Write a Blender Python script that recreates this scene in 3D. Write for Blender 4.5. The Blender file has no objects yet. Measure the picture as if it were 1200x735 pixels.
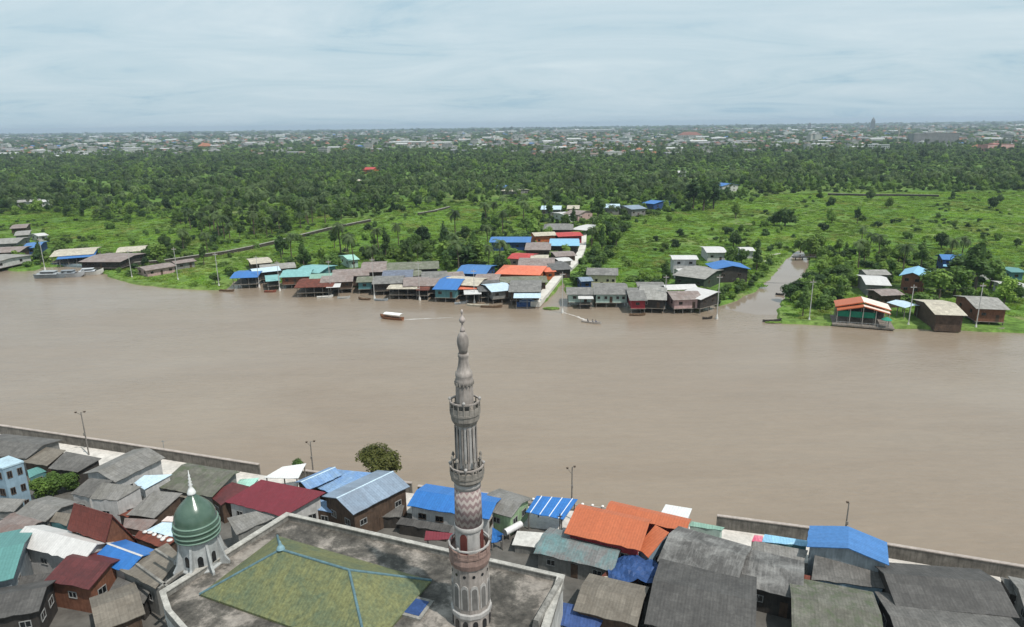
import bpy, math, random
from math import radians as R, sin, cos, pi
random.seed(7)
sc = bpy.context.scene
COL = sc.collection
# ------------------------------------------------------------------ camera
CH = 60.0; PITCH = R(15.4); ROLL = R(0.72); FPX = 800.0
cd = bpy.data.cameras.new('camera'); cam = bpy.data.objects.new('camera', cd); COL.objects.link(cam)
cd.sensor_width = 36.0; cd.lens = 24.0; cd.clip_start = 0.5; cd.clip_end = 60000
cam.location = (0, 0, CH)
from mathutils import Matrix, Vector
cam.rotation_euler = (Matrix.Rotation(pi/2 - PITCH, 3, 'X') @ Matrix.Rotation(-ROLL, 3, 'Z')).to_euler()
sc.camera = cam
# ------------------------------------------------------------------ world: hazy sky with thin cloud streaks
SUN_EL = R(60); SUN_AZ = (0.72, -0.69)
w = bpy.data.worlds.new('World'); sc.world = w; w.use_nodes = True
nt = w.node_tree; nt.nodes.clear()
def N(nt, t, **k):
    n = nt.nodes.new(t)
    for a, b in k.items(): setattr(n, a, b)
    return n
out = N(nt, 'ShaderNodeOutputWorld'); bg1 = N(nt, 'ShaderNodeBackground'); bg2 = N(nt, 'ShaderNodeBackground'); mx = N(nt, 'ShaderNodeMixShader')
sky = N(nt, 'ShaderNodeTexSky', sky_type='NISHITA'); sky.sun_disc = False; sky.sun_elevation = SUN_EL
sky.sun_rotation = math.atan2(SUN_AZ[0], SUN_AZ[1]); sky.air_density = 1.2; sky.dust_density = 2.0
nt.links.new(sky.outputs[0], bg1.inputs[0]); bg1.inputs[1].default_value = 0.10
tc = N(nt, 'ShaderNodeTexCoord'); sep = N(nt, 'ShaderNodeSeparateXYZ'); nt.links.new(tc.outputs['Generated'], sep.inputs[0])
def wm(op, a, b):
    m = N(nt, 'ShaderNodeMath', operation=op)
    for i, x in enumerate((a, b)):
        if x is None: continue
        if isinstance(x, (int, float)): m.inputs[i].default_value = x
        else: nt.links.new(x, m.inputs[i])
    return m.outputs[0]
zz = wm('MAXIMUM', wm('ADD', sep.outputs[2], 0.10), 0.03)
cmb = N(nt, 'ShaderNodeCombineXYZ')
nt.links.new(wm('DIVIDE', sep.outputs[0], zz), cmb.inputs[0])
nt.links.new(wm('MULTIPLY', wm('DIVIDE', sep.outputs[1], zz), 1.5), cmb.inputs[1])
def wnoise(scale, detail, dist, rough=.6):
    n = N(nt, 'ShaderNodeTexNoise'); n.inputs['Scale'].default_value = scale; n.inputs['Detail'].default_value = detail
    n.inputs['Distortion'].default_value = dist; n.inputs['Roughness'].default_value = rough
    nt.links.new(cmb.outputs[0], n.inputs['Vector']); return n.outputs[0]
def wramp(x, *st):
    r = N(nt, 'ShaderNodeValToRGB'); e = r.color_ramp.elements
    while len(e) < len(st): e.new(.5)
    for q, (p, c) in zip(e, st): q.position = p; q.color = c if len(c) == 4 else (*c, 1)
    nt.links.new(x, r.inputs[0]); return r.outputs[0]
n1 = wnoise(0.5, 10, 1.3, .68); n2 = wnoise(0.16, 4, .4)
cl = wm('ADD', wm('MULTIPLY', n1, .65), wm('MULTIPLY', n2, .35))
ccol = wramp(cl, (.37, (.41, .585, .69)), (.45, (.54, .68, .75)), (.55, (.61, .73, .79)), (.66, (.68, .785, .83)))
# towards the horizon the cloud sheet is greyer
hz = wramp(sep.outputs[2], (0.0, (.90, .94, .97)), (.16, (1, 1, 1)))
mul = N(nt, 'ShaderNodeMix', data_type='RGBA', blend_type='MULTIPLY'); mul.inputs[0].default_value = 1
nt.links.new(ccol, mul.inputs[6]); nt.links.new(hz, mul.inputs[7])
nt.links.new(mul.outputs[2], bg2.inputs[0]); bg2.inputs[1].default_value = 1.08
mx.inputs[0].default_value = .88
nt.links.new(bg1.outputs[0], mx.inputs[1]); nt.links.new(bg2.outputs[0], mx.inputs[2]); nt.links.new(mx.outputs[0], out.inputs[0])
# ------------------------------------------------------------------ sun, exposure
sl = bpy.data.lights.new('sun', 'SUN'); sl.energy = 3.9; sl.angle = R(1.0); sl.color = (1, .96, .9)
so = bpy.data.objects.new('sun', sl); COL.objects.link(so)
h = math.hypot(*SUN_AZ)
sdir = Vector((SUN_AZ[0]/h*cos(SUN_EL), SUN_AZ[1]/h*cos(SUN_EL), sin(SUN_EL)))
so.rotation_euler = sdir.to_track_quat('Z', 'Y').to_euler(); so.location = (0, 0, 300)
sc.view_settings.view_transform = 'Standard'; sc.view_settings.look = 'None'
sc.view_settings.gamma = 1; sc.view_settings.exposure = 0.0; sc.view_settings.use_curve_mapping = False
sc.cycles.max_bounces = 6; sc.cycles.diffuse_bounces = 3; sc.cycles.glossy_bounces = 2; sc.cycles.transmission_bounces = 2
sc.cycles.volume_bounces = 0; sc.cycles.transparent_max_bounces = 8
sc.cycles.use_denoising = True
# ------------------------------------------------------------------ measuring: a point of the photograph at a given height
def ray(u, v):
    a = (u - 600)/FPX; b = -(v - 367.5)/FPX; c, s = cos(ROLL), sin(ROLL)
    a, b = a*c + b*s, -a*s + b*c
    cp, sp = cos(PITCH), sin(PITCH)
    return (a, cp + b*sp, -sp + b*cp)
def P(u, v, z=0.0):
    d = ray(u, v); t = (z - CH)/d[2]
    return Vector((d[0]*t, d[1]*t, z))
def proj(x, y, z=0.0):
    cp, sp = cos(PITCH), sin(PITCH)
    Z = y*cp - (z - CH)*sp
    if Z < 1: return (-9999, 9999)
    a = x/Z; b = (y*sp + (z - CH)*cp)/Z; c, s = cos(ROLL), sin(ROLL)
    a, b = a*c - b*s, a*s + b*c
    return (600 + a*FPX, 367.5 - b*FPX)
# ------------------------------------------------------------------ materials
MATS = {}
def newmat(name):
    m = bpy.data.materials.new(name); m.use_nodes = True; t = m.node_tree
    b = t.nodes['Principled BSDF']; return m, t, b
def link(t, a, b): t.links.new(a, b)
def coords(t, scale=(1, 1, 1), kind='Object'):
    tc = N(t, 'ShaderNodeTexCoord'); mp = N(t, 'ShaderNodeMapping'); mp.inputs['Scale'].default_value = scale
    link(t, tc.outputs[kind], mp.inputs[0]); return mp.outputs[0]
def noise(t, vec, scale, detail=4, rough=.6, dist=0):
    n = N(t, 'ShaderNodeTexNoise'); n.inputs['Scale'].default_value = scale; n.inputs['Detail'].default_value = detail
    n.inputs['Roughness'].default_value = rough; n.inputs['Distortion'].default_value = dist
    link(t, vec, n.inputs['Vector']); return n.outputs[0]
def ramp(t, x, *st, interp='LINEAR'):
    r = N(t, 'ShaderNodeValToRGB'); e = r.color_ramp.elements; r.color_ramp.interpolation = interp
    while len(e) < len(st): e.new(.5)
    for q, (p, c) in zip(e, st):
        q.position = p; q.color = (c, c, c, 1) if isinstance(c, (int, float)) else (*c[:3], 1)
    link(t, x, r.inputs[0]); return r.outputs[0]
def mixc(t, f, a, b, mode='MIX'):
    m = N(t, 'ShaderNodeMix', data_type='RGBA', blend_type=mode)
    for i, x in ((0, f), (6, a), (7, b)):
        if isinstance(x, (int, float)): m.inputs[i].default_value = x
        elif isinstance(x, (tuple, list)): m.inputs[i].default_value = (*x[:3], 1)
        else: link(t, x, m.inputs[i])
    return m.outputs[2]
def mth(t, op, a, b=None, c=None):
    m = N(t, 'ShaderNodeMath', operation=op)
    for i, x in enumerate((a, b, c)):
        if x is None: continue
        if isinstance(x, (int, float)): m.inputs[i].default_value = x
        else: link(t, x, m.inputs[i])
    return m.outputs[0]
def bump(t, b, hgt, strength, dist=.05):
    n = N(t, 'ShaderNodeBump'); n.inputs['Strength'].default_value = strength; n.inputs['Distance'].default_value = dist
    link(t, hgt, n.inputs['Height']); link(t, n.outputs[0], b.inputs['Normal'])
def plain(col, rough=.8, var=.25, scale=1.2, metal=0):
    """painted wall, wood, concrete ... : uneven tone and grime"""
    k = ('p', col, rough, var, scale, metal)
    if k in MATS: return MATS[k]
    m, t, b = newmat('surface'); v = coords(t)
    n = noise(t, v, scale, 6, .65); n2 = noise(t, coords(t, (3, 3, .35)), scale*1.6, 3)
    f = ramp(t, n, (.3, 1 - var), (.7, 1 + var*.6)); f2 = ramp(t, n2, (.35, 1 - var*.7), (.6, 1.0))
    c = mixc(t, 1.0, mixc(t, 1.0, col, f, 'MULTIPLY'), f2, 'MULTIPLY')
    link(t, c, b.inputs['Base Color']); b.inputs['Roughness'].default_value = rough; b.inputs['Metallic'].default_value = metal
    b.inputs['Specular IOR Level'].default_value = .3
    MATS[k] = m; return m
def roofm(col, dirt=(.10, .09, .08), damt=.5, rough=.65, pw=.9, ph=1.25, tint=.15, rib=.38, ribamt=.05, moss=None):
    """sheet roofing: single sheets of slightly different tone, ribs down the slope, dirt and patches"""
    k = ('r', col, dirt, damt, rough, pw, ph, tint, rib, ribamt, moss)
    if k in MATS: return MATS[k]
    m, t, b = newmat('roof_sheet'); v = coords(t)
    br = N(t, 'ShaderNodeTexBrick'); br.offset = 0.0; link(t, v, br.inputs['Vector'])
    br.inputs['Scale'].default_value = 1; br.inputs['Brick Width'].default_value = pw; br.inputs['Row Height'].default_value = ph
    br.inputs['Mortar Size'].default_value = .022; br.inputs['Mortar Smooth'].default_value = .6; br.inputs['Bias'].default_value = 0
    br.inputs['Color1'].default_value = (*[min(1, x*(1 + tint)) for x in col], 1)
    br.inputs['Color2'].default_value = (*[x*(1 - tint) for x in col], 1)
    br.inputs['Mortar'].default_value = (*[x*(1 - tint*1.8) for x in col], 1)
    wv = N(t, 'ShaderNodeTexWave'); wv.bands_direction = 'X'; wv.inputs['Scale'].default_value = pi/10/rib*2/2; wv.inputs['Distortion'].default_value = 0
    link(t, v, wv.inputs['Vector'])
    c = mixc(t, 1.0, br.outputs[0], ramp(t, wv.outputs[1], (0, 1 - ribamt*1.4), (.6, 1 + ribamt*.5)), 'MULTIPLY')
    oi = N(t, 'ShaderNodeObjectInfo')
    off = N(t, 'ShaderNodeVectorMath', operation='ADD'); link(t, v, off.inputs[0])
    sc3 = N(t, 'ShaderNodeVectorMath', operation='SCALE'); link(t, oi.outputs['Location'], sc3.inputs[0]); sc3.inputs['Scale'].default_value = 1.0
    link(t, sc3.outputs[0], off.inputs[1]); vo = off.outputs[0]
    big = noise(t, vo, .33, 6, .7, .6)
    mp = N(t, 'ShaderNodeMapping'); mp.inputs['Scale'].default_value = (2.2, .3, .3); link(t, vo, mp.inputs[0])
    st = noise(t, mp.outputs[0], 1.0, 5, .7)
    c = mixc(t, mth(t, 'MULTIPLY', ramp(t, big, (.45, 0.0), (.68, 1.0)), damt), c, dirt)
    c = mixc(t, mth(t, 'MULTIPLY', ramp(t, st, (.5, 0.0), (.72, 1.0)), damt*.8), c, dirt)
    fine = noise(t, vo, 2.6, 5, .7)
    c = mixc(t, 1.0, c, ramp(t, fine, (.3, 1 - .22*damt*2), (.7, 1 + .16*damt*2)), 'MULTIPLY')
    if moss:
        mn = noise(t, vo, .6, 5, .7, .4); c = mixc(t, mth(t, 'MULTIPLY', ramp(t, mn, (.48, 0.), (.62, 1.)), .75), c, moss)
    link(t, c, b.inputs['Base Color']); b.inputs['Roughness'].default_value = rough
    b.inputs['Specular IOR Level'].default_value = .35
    bump(t, b, wv.outputs[1], .3, .04)
    MATS[k] = m; return m
def leafm(name, col, col2, vary=.35, transl=.3, patch=.42, straw=None):
    m, t, b = newmat(name); t.nodes.remove(b); o = t.nodes['Material Output']
    oi = N(t, 'ShaderNodeObjectInfo'); v = coords(t)
    n = noise(t, v, .7, 3, .6)
    c = mixc(t, oi.outputs['Random'], col, col2)
    c = mixc(t, 1.0, c, ramp(t, n, (.3, 1 - vary), (.7, 1 + vary)), 'MULTIPLY')
    # stands of different species and age over the country
    gp = N(t, 'ShaderNodeNewGeometry').outputs['Position']
    def gn(sc_, sx=1.0):
        mp = N(t, 'ShaderNodeMapping'); mp.inputs['Scale'].default_value = (1, sx, 0); link(t, gp, mp.inputs[0]); return noise(t, mp.outputs[0], sc_, 4, .6, .6)
    c = mixc(t, 1.0, c, ramp(t, gn(.022), (.36, 1 - patch), (.64, 1 + patch)), 'MULTIPLY')
    if straw: c = mixc(t, ramp(t, gn(.045, .6), (.52, 0.), (.66, .75)), c, straw); c = mixc(t, ramp(t, gn(.09), (.52, 0.), (.62, .7)), c, tuple(x*.45 for x in col))
    n2 = noise(t, coords(t), 3.5, 2)
    c = mixc(t, 1.0, c, ramp(t, n2, (.3, .75), (.7, 1.3)), 'MULTIPLY')
    d = N(t, 'ShaderNodeBsdfPrincipled'); d.inputs['Roughness'].default_value = .6; d.inputs['Specular IOR Level'].default_value = .25
    link(t, c, d.inputs['Base Color'])
    tr = N(t, 'ShaderNodeBsdfTranslucent'); link(t, mixc(t, 1.0, c, (1.3, 1.3, .5), 'MULTIPLY'), tr.inputs[0])
    ms = N(t, 'ShaderNodeMixShader'); ms.inputs[0].default_value = transl
    link(t, d.outputs[0], ms.inputs[1]); link(t, tr.outputs[0], ms.inputs[2]); link(t, ms.outputs[0], o.inputs[0])
    return m
# ------------------------------------------------------------------ mesh builder
class M:
    def __init__(s): s.v = []; s.f = []; s.m = []
    def add(s, vs, fs, mi=0):
        o = len(s.v); s.v += [tuple(x) for x in vs]; s.f += [tuple(i + o for i in f) for f in fs]; s.m += [mi]*len(fs); return s
    def hexa(s, b, t, mi=0):
        """b, t: 4 bottom and 4 top corners, counter-clockwise"""
        return s.add(list(b) + list(t), [(3, 2, 1, 0), (4, 5, 6, 7), (0, 1, 5, 4), (1, 2, 6, 5), (2, 3, 7, 6), (3, 0, 4, 7)], mi)
    def box(s, x0, x1, y0, y1, z0, z1, mi=0):
        q = [(x0, y0), (x1, y0), (x1, y1), (x0, y1)]
        return s.hexa([(*p, z0) for p in q], [(*p, z1) for p in q], mi)
    def prism(s, poly, z0, z1, mi=0):
        n = len(poly); vs = [(*p, z0) for p in poly] + [(*p, z1) for p in poly]
        return s.add(vs, [tuple(range(n - 1, -1, -1)), tuple(range(n, 2*n))] + [(i, (i + 1) % n, n + (i + 1) % n, n + i) for i in range(n)], mi)
    def tube(s, p, q, r0, r1=None, n=8, mi=0):
        r1 = r0 if r1 is None else r1; p = Vector(p); q = Vector(q); d = (q - p).normalized()
        a = d.orthogonal().normalized(); b = d.cross(a)
        vs = [p + (a*cos(2*pi*i/n) + b*sin(2*pi*i/n))*r0 for i in range(n)] + [q + (a*cos(2*pi*i/n) + b*sin(2*pi*i/n))*r1 for i in range(n)]
        return s.add(vs, [tuple(range(n - 1, -1, -1)), tuple(range(n, 2*n))] + [(i, (i + 1) % n, n + (i + 1) % n, n + i) for i in range(n)], mi)
    def lathe(s, prof, n=24, c=(0, 0), mi=0, ph=0, cap=True):
        vs = []; fs = []
        for r, z in prof: vs += [(c[0] + r*cos(2*pi*i/n + ph), c[1] + r*sin(2*pi*i/n + ph), z) for i in range(n)]
        for k in range(len(prof) - 1):
            fs += [(k*n + i, k*n + (i + 1) % n, (k + 1)*n + (i + 1) % n, (k + 1)*n + i) for i in range(n)]
        if cap: fs += [tuple(range(n - 1, -1, -1)), tuple(range((len(prof) - 1)*n, len(prof)*n))]
        return s.add(vs, fs, mi)
    def mesh(s, name, mats, smooth=False):
        me = bpy.data.meshes.new(name); me.from_pydata(s.v, [], s.f); me.update()
        for m in (mats if isinstance(mats, (list, tuple)) else [mats]): me.materials.append(m)
        if any(s.m): me.polygons.foreach_set('material_index', s.m)
        if smooth: me.polygons.foreach_set('use_smooth', [True]*len(s.f))
        return me
def ob(name, mb, mats, parent=None, loc=None, rz=0, smooth=False):
    o = bpy.data.objects.new(name, mb.mesh(name, mats, smooth) if isinstance(mb, M) else mb); COL.objects.link(o)
    if parent: o.parent = parent
    if loc is not None: o.location = loc
    if rz: o.rotation_euler = (0, 0, rz)
    return o
def tag(o, label=None, cat=None, group=None, kind=None):
    for k, x in (('label', label), ('category', cat), ('group', group), ('kind', kind)):
        if x: o[k] = x
    return o
def thing(name, label, cat, loc=(0, 0, 0), rz=0, group=None):
    o = bpy.data.objects.new(name, None); COL.objects.link(o); o.location = loc; o.rotation_euler = (0, 0, rz); o.empty_display_size = .5
    return tag(o, label, cat, group)
KIDS = {}
def kids(o):
    return [c for c in o.children]
def dup(o, loc, rz=0, scale=None, label=None, group=None, parent=None):
    c = o.copy(); COL.objects.link(c)
    if parent is not None: c.parent = parent
    else:
        c.location = loc; c.rotation_euler = (0, 0, rz)
        if scale: c.scale = scale if isinstance(scale, (tuple, list)) else (scale,)*3
        if label: c['label'] = label
        if group: c['group'] = group
    for k in o.children: dup(k, None, parent=c)
    return c
FOOT = []      # footprints (x, y, radius) kept clear of plants
# ================================================================== SETTING
def inpoly(x, y, poly):
    r = False; j = len(poly) - 1
    for i in range(len(poly)):
        a, b = poly[i], poly[j]
        if (a[1] > y) != (b[1] > y) and x < (b[0] - a[0])*(y - a[1])/(b[1] - a[1]) + a[0]: r = not r
        j = i
    return r
def sheet(name, pts, z, m, skirt=None):
    import bmesh
    bm = bmesh.new(); vs = [bm.verts.new((p[0], p[1], z)) for p in pts]; f = bm.faces.new(vs)
    f.normal_update()
    if f.normal.z < 0: f.normal_flip()
    bmesh.ops.triangulate(bm, faces=bm.faces[:])
    if skirt:
        sk, dz = skirt
        lo = [bm.verts.new((p[0], p[1], z - dz)) for p in sk]; hi = [bm.verts.new((q[0], q[1], z)) for q in skirt_src]
        for i in range(len(lo) - 1): bm.faces.new((hi[i], lo[i], lo[i + 1], hi[i + 1]))
    me = bpy.data.meshes.new(name); bm.to_mesh(me); bm.free(); me.materials.append(m)
    return tag(ob(name, me, None), kind='structure')
GZ = 0.7      # far ground
shore_px = [(0, 315), (22, 318), (40, 317), (48, 313), (85, 312), (120, 314), (128, 324), (160, 333), (210, 338), (262, 340), (272, 330), (300, 328), (330, 331), (390, 334), (440, 338), (520, 341), (560, 343), (600, 346), (629, 350), (634, 356),
            (640, 352), (652, 337), (659, 330), (664, 336), (665, 344), (700, 346), (730, 349), (780, 352), (812, 351), (834, 352), (839, 359), (862, 352), (886, 339), (905, 322), (917, 307), (926, 299), (934, 293), (940, 293), (945, 299), (950, 305),
            (949, 314), (944, 324), (930, 339), (918, 353), (914, 368), (917, 379), (960, 381), (1060, 385), (1130, 387), (1200, 390)]
shore = [P(u, v, 0) for u, v in shore_px]
shore = [Vector(p) for p in [(-9000, 3600, 0), (-900, 760, 0), (-420, 430, 0), (-290, 345, 0)]] + shore + [Vector(p) for p in [(300, 150, 0), (900, -60, 0), (9000, -2600, 0)]]
# jitter the natural shore a little with extra points
def rough_line(pts, step, amp, rng):
    o = []
    for a, b in zip(pts, pts[1:]):
        L = (b - a).length; n = max(1, min(40, int(L/step))) if L < 400 else 1
        for i in range(n):
            p = a.lerp(b, i/n)
            if i and amp: p = p + Vector((rng.uniform(-amp, amp), rng.uniform(-amp, amp), 0))
            o.append(p)
    return o + [pts[-1]]
shore = rough_line(shore, 4, .7, random.Random(3))
FARPOLY = [(p.x, p.y) for p in shore] + [(16000, -2600), (16000, 16500), (-16000, 16500), (-16000, 3600)]
def ground_mat():
    m, t, b = newmat('meadow'); v = coords(t)
    big = noise(t, v, .012, 5, .6); mid = noise(t, v, .06, 5, .65, .5); fin = noise(t, v, .5, 4, .7)
    c = ramp(t, big, (.35, (.085, .160, .032)), (.5, (.125, .215, .042)), (.62, (.165, .225, .060)))
    c = mixc(t, ramp(t, mid, (.50, 0.), (.75, .6)), c, (.065, .120, .026)); c = mixc(t, ramp(t, noise(t, v, .28, 6, .8, .3), (.45, 0.), (.66, .75)), c, (.055, .105, .022))
    c = mixc(t, ramp(t, noise(t, v, .035, 4, .6, 1), (.58, 0.), (.70, .65)), c, (.23, .22, .10))
    c = mixc(t, 1.0, c, ramp(t, fin, (.32, .55), (.68, 1.4)), 'MULTIPLY')
    link(t, c, b.inputs['Base Color']); b.inputs['Roughness'].default_value = 1; b.inputs['Specular IOR Level'].default_value = .1
    return m
MEADOW = ground_mat()
skirt_src = shore
_sk = []
for i, p in enumerate(shore):
    a = shore[max(0, i - 1)]; b = shore[min(len(shore) - 1, i + 1)]; d = (b - a).normalized(); _sk.append((p.x + d.y*1.4, p.y - d.x*1.4))
sheet('ground', FARPOLY, GZ, MEADOW, (_sk, 1.5))
# water
def water_mat():
    m, t, b = newmat('muddy_water'); v = coords(t)
    n = noise(t, coords(t, (1, 2.2, 1)), .01, 5, .6, 1.0)
    c = ramp(t, n, (.3, (.232, .178, .130)), (.7, (.262, .210, .158)))
    # silt, plus ripple light and shade put into the colour: long streaks down the stream, finer ones between
    s1 = noise(t, coords(t, (.10, .45, 1)), .35, 6, .7, .8); s2 = noise(t, coords(t, (.5, 1.6, 1)), .5, 5, .7, .3)
    c = mixc(t, 1.0, c, ramp(t, s1, (.3, .95), (.7, 1.05)), 'MULTIPLY'); c = mixc(t, 1.0, c, ramp(t, s2, (.3, .95), (.7, 1.05)), 'MULTIPLY')
    link(t, c, b.inputs['Base Color']); link(t, ramp(t, noise(t, coords(t, (.4, 1.5, 1)), .03, 4, .6, .6), (.35, .10), (.65, .26)), b.inputs['Roughness']); b.inputs['IOR'].default_value = 1.33
    w1 = noise(t, coords(t, (.55, 1.3, 1)), .9, 5, .62, .4); w2 = noise(t, coords(t, (.4, 1.2, 1)), .12, 3)
    patch = ramp(t, noise(t, coords(t, (.5, 1.5, 1)), .018, 4, .6, .5), (.35, .35), (.65, 1.))
    hgt = mth(t, 'ADD', mth(t, 'MULTIPLY', w1, patch), mth(t, 'MULTIPLY', w2, .8))
    bump(t, b, hgt, .6, .3)
    return m
WATER = water_mat()
mw = M(); mw.add([(-9500, -3200, 0), (9500, -3200, 0), (9500, 3700, 0), (-9500, 3700, 0)], [(0, 1, 2, 3)])
tag(ob('river_water', mw, WATER), kind='structure')
# the calm creek, a thin sheet over the river's
ck = M(); ckp = [(836, 360), (862, 352), (886, 339), (905, 322), (917, 307), (926, 299), (934, 292), (942, 292), (951, 305), (950, 314), (944, 324), (930, 339), (918, 353), (914, 369), (880, 369)]
ckm, t, b = newmat('calm_water'); v = coords(t); link(t, ramp(t, noise(t, v, .06, 4), (.3, (.215, .165, .122)), (.7, (.25, .20, .155))), b.inputs['Base Color']); b.inputs['Roughness'].default_value = .07; b.inputs['IOR'].default_value = 1.36; bump(t, b, noise(t, coords(t, (.6, 1.4, 1)), .7, 4), .05, .1)
ckw = [P(u, v_, 0) for u, v_ in ckp]; ckw = [Vector((p.x + (1.5 if k > 6 else -1.5 if 0 < k else 0), p.y, .006)) for k, p in enumerate(ckw)]
ck.add(ckw, [tuple(range(len(ckw)))[::-1]]); tag(ob('creek_water', ck, ckm), kind='structure')
# near bank
bank_px = [(0, 499), (75, 510), (150, 521), (310, 546), (420, 559), (490, 567), (580, 577), (680, 587), (782, 599), (840, 606), (955, 621), (1030, 638), (1200, 666)]
bank = [P(u, v, 3.8) for u, v in bank_px]
bank = [Vector((-900, 390, 3.8)), Vector((-240, 170, 3.8))] + bank + [Vector((180, 38, 3.8)), Vector((900, -230, 3.8))]
def offs(pts, d):
    o = []
    for i, p in enumerate(pts):
        a = pts[max(0, i - 1)]; b = pts[min(len(pts) - 1, i + 1)]; t = (b - a).normalized(); o.append(Vector((p.x + t.y*d, p.y - t.x*d, p.z)))
    return o
TZ = 2.0
b_in = offs(bank, .3); prom_in = offs(bank, 6.0)
dirt, t_, b_ = newmat('town_ground'); v_ = coords(t_)
c_ = ramp(t_, noise(t_, v_, .25, 6, .7), (.3, (.05, .046, .04)), (.7, (.15, .14, .125)))  # ground tones set dark, shade of the alleys put into the colour
link(t_, c_, b_.inputs['Base Color']); b_.inputs['Roughness'].default_value = .95
pts = [(p.x, p.y) for p in offs(bank, .1)] + [(900, -900), (-900, -900)]
mg = M(); mg.prism(pts, -1.0, TZ)
tag(ob('town_ground', mg, dirt), kind='structure')
def strip(left, right, z0, z1, closed=True):
    mb = M()
    for i in range(len(left) - 1):
        a, b, c, d = left[i], left[i + 1], right[i + 1], right[i]
        mb.hexa([(q.x, q.y, z0) for q in (d, c, b, a)], [(q.x, q.y, z1) for q in (d, c, b, a)])
    return mb
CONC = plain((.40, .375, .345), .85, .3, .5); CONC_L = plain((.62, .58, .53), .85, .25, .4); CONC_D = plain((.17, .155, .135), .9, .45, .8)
tag(ob('riverside_path', strip(offs(bank, .32), prom_in, TZ - .3, 2.12), CONC_L), kind='structure')
def subline(u0, u1, src=bank, z=3.8):
    """stretch of the bank line between two photo columns"""
    o = []
    seg = []
    for a, b in zip(src, src[1:]):
        n = max(2, int((b - a).length/1.0)) if (b - a).length < 250 else 60
        for i in range(n): seg.append(a.lerp(b, i/n))
    for p in seg:
        if u0 <= proj(p.x, p.y, z)[0] <= u1: o.append(p)
    return o[::3] + ([o[-1]] if o and (len(o) - 1) % 3 else [])
def river_wall(u0, u1, label, zt=3.8):
    L = subline(u0, u1); c = L[len(L)//2]
    r = thing('river_wall', label, 'wall', (c.x, c.y, 0))
    def rel(pts): return [Vector((p.x - c.x, p.y - c.y, 0)) for p in pts]
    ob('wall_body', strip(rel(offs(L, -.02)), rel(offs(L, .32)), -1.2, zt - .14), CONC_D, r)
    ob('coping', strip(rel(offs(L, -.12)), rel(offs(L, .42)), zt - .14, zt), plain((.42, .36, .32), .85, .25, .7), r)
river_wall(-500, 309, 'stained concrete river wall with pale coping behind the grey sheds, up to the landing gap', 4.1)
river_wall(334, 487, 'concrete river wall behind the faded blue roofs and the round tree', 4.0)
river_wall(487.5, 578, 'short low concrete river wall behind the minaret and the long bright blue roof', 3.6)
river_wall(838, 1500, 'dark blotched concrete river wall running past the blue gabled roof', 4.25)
# balustrade
L = subline(579, 784); c = L[len(L)//2]
r = thing('balustrade', 'low concrete balustrade with white capped posts between the blue canopy and the orange roofs', 'balustrade', (c.x, c.y, 2.2))
Lr = [Vector((p.x - c.x, p.y - c.y, 0)) for p in L]
for zz0, zz1 in ((.3, .45), (.8, .98)): ob('rail', strip(offs(Lr, .06), offs(Lr, .2), zz0, zz1), CONC, r)
ob('plinth', strip(offs(Lr, 0), offs(Lr, .3), -3.2, .2), CONC_D, r)
tot = 0
for a_, b_2 in zip(Lr, Lr[1:]):
    d = (b_2 - a_).length; s_ = -tot % 1.55
    while s_ < d:
        p = a_.lerp(b_2, s_/d); po = M(); po.box(p.x - .13, p.x + .13, p.y - .26, p.y, .19, 1.1); po2 = ob('post', po, CONC, r)
        cp = M(); cp.lathe([(.2, 1.1), (.24, 1.18), (.2, 1.28), (.06, 1.36)], 8, (p.x, p.y - .13)); ob('post_cap', cp, plain((.8, .78, .74), .7, .1, 1), po2)
        s_ += 1.55
    tot += d
# far walkway
walk_px = [(627, 354), (630, 351), (641, 339), (655, 322), (667, 313), (675, 305), (680, 296), (683, 288), (684, 274)]
WALK = [P(u, v, 1.9) for u, v in walk_px]
tag(ob('walkway', strip(offs(WALK, -1.6), offs(WALK, 1.6), .2, 1.9), plain((.66, .63, .57), .85, .2, .3)), kind='structure')
# small bank paths of the creek
p1 = [P(u, v, GZ) for u, v in [(893, 312), (897, 304), (903, 299), (915, 297)]]
tag(ob('footpath', strip(offs(p1, -.7), offs(p1, .7), GZ - .2, GZ + .04), plain((.45, .42, .36), .9, .2, .5)), kind='structure')
# dyke across the meadow
def dyke(pxs, h, label):
    L = [P(u, v, GZ) for u, v in pxs]; c = L[len(L)//2]; L = [Vector((p.x - c.x, p.y - c.y, 0)) for p in L]
    r = thing('dyke_wall', label, 'wall', (c.x, c.y, GZ))
    ob('wall_body', strip(offs(L, -.5), offs(L, .5), -.4, h), plain((.075, .065, .05), .95, .4, .5), r)
    ob('coping', strip(offs(L, -.7), offs(L, .7), h, h + .18), plain((.30, .28, .24), .9, .3, .5), r)
dyke([(150, 312), (190, 309), (230, 303), (265, 298), (300, 291), (330, 284), (385, 270), (410, 265), (434, 260)], 1.5, 'long dark dyke wall crossing the green meadow towards the palms')
dyke([(490, 252), (508, 249), (527, 244)], 1.3, 'short dark dyke wall among the palms, beyond the long one')
dyke([(970, 229), (1010, 230), (1050, 230), (1100, 231)], 1.6, 'dark straight dyke wall in front of the wood on the wide meadow')
# haze
hm = bpy.data.materials.new('haze'); hm.use_nodes = True; t = hm.node_tree; t.nodes.clear()
o_ = N(t, 'ShaderNodeOutputMaterial'); pv = N(t, 'ShaderNodeVolumePrincipled'); link(t, pv.outputs[0], o_.inputs['Volume'])
pv.inputs['Color'].default_value = (.70, .83, .97, 1); pv.inputs['Density'].default_value = 9.0e-5; pv.inputs['Anisotropy'].default_value = .2
hb = M(); hb.box(-17000, 17000, -3500, 17500, -3.0, 112)
tag(ob('haze', hb, hm), kind='stuff')
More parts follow.
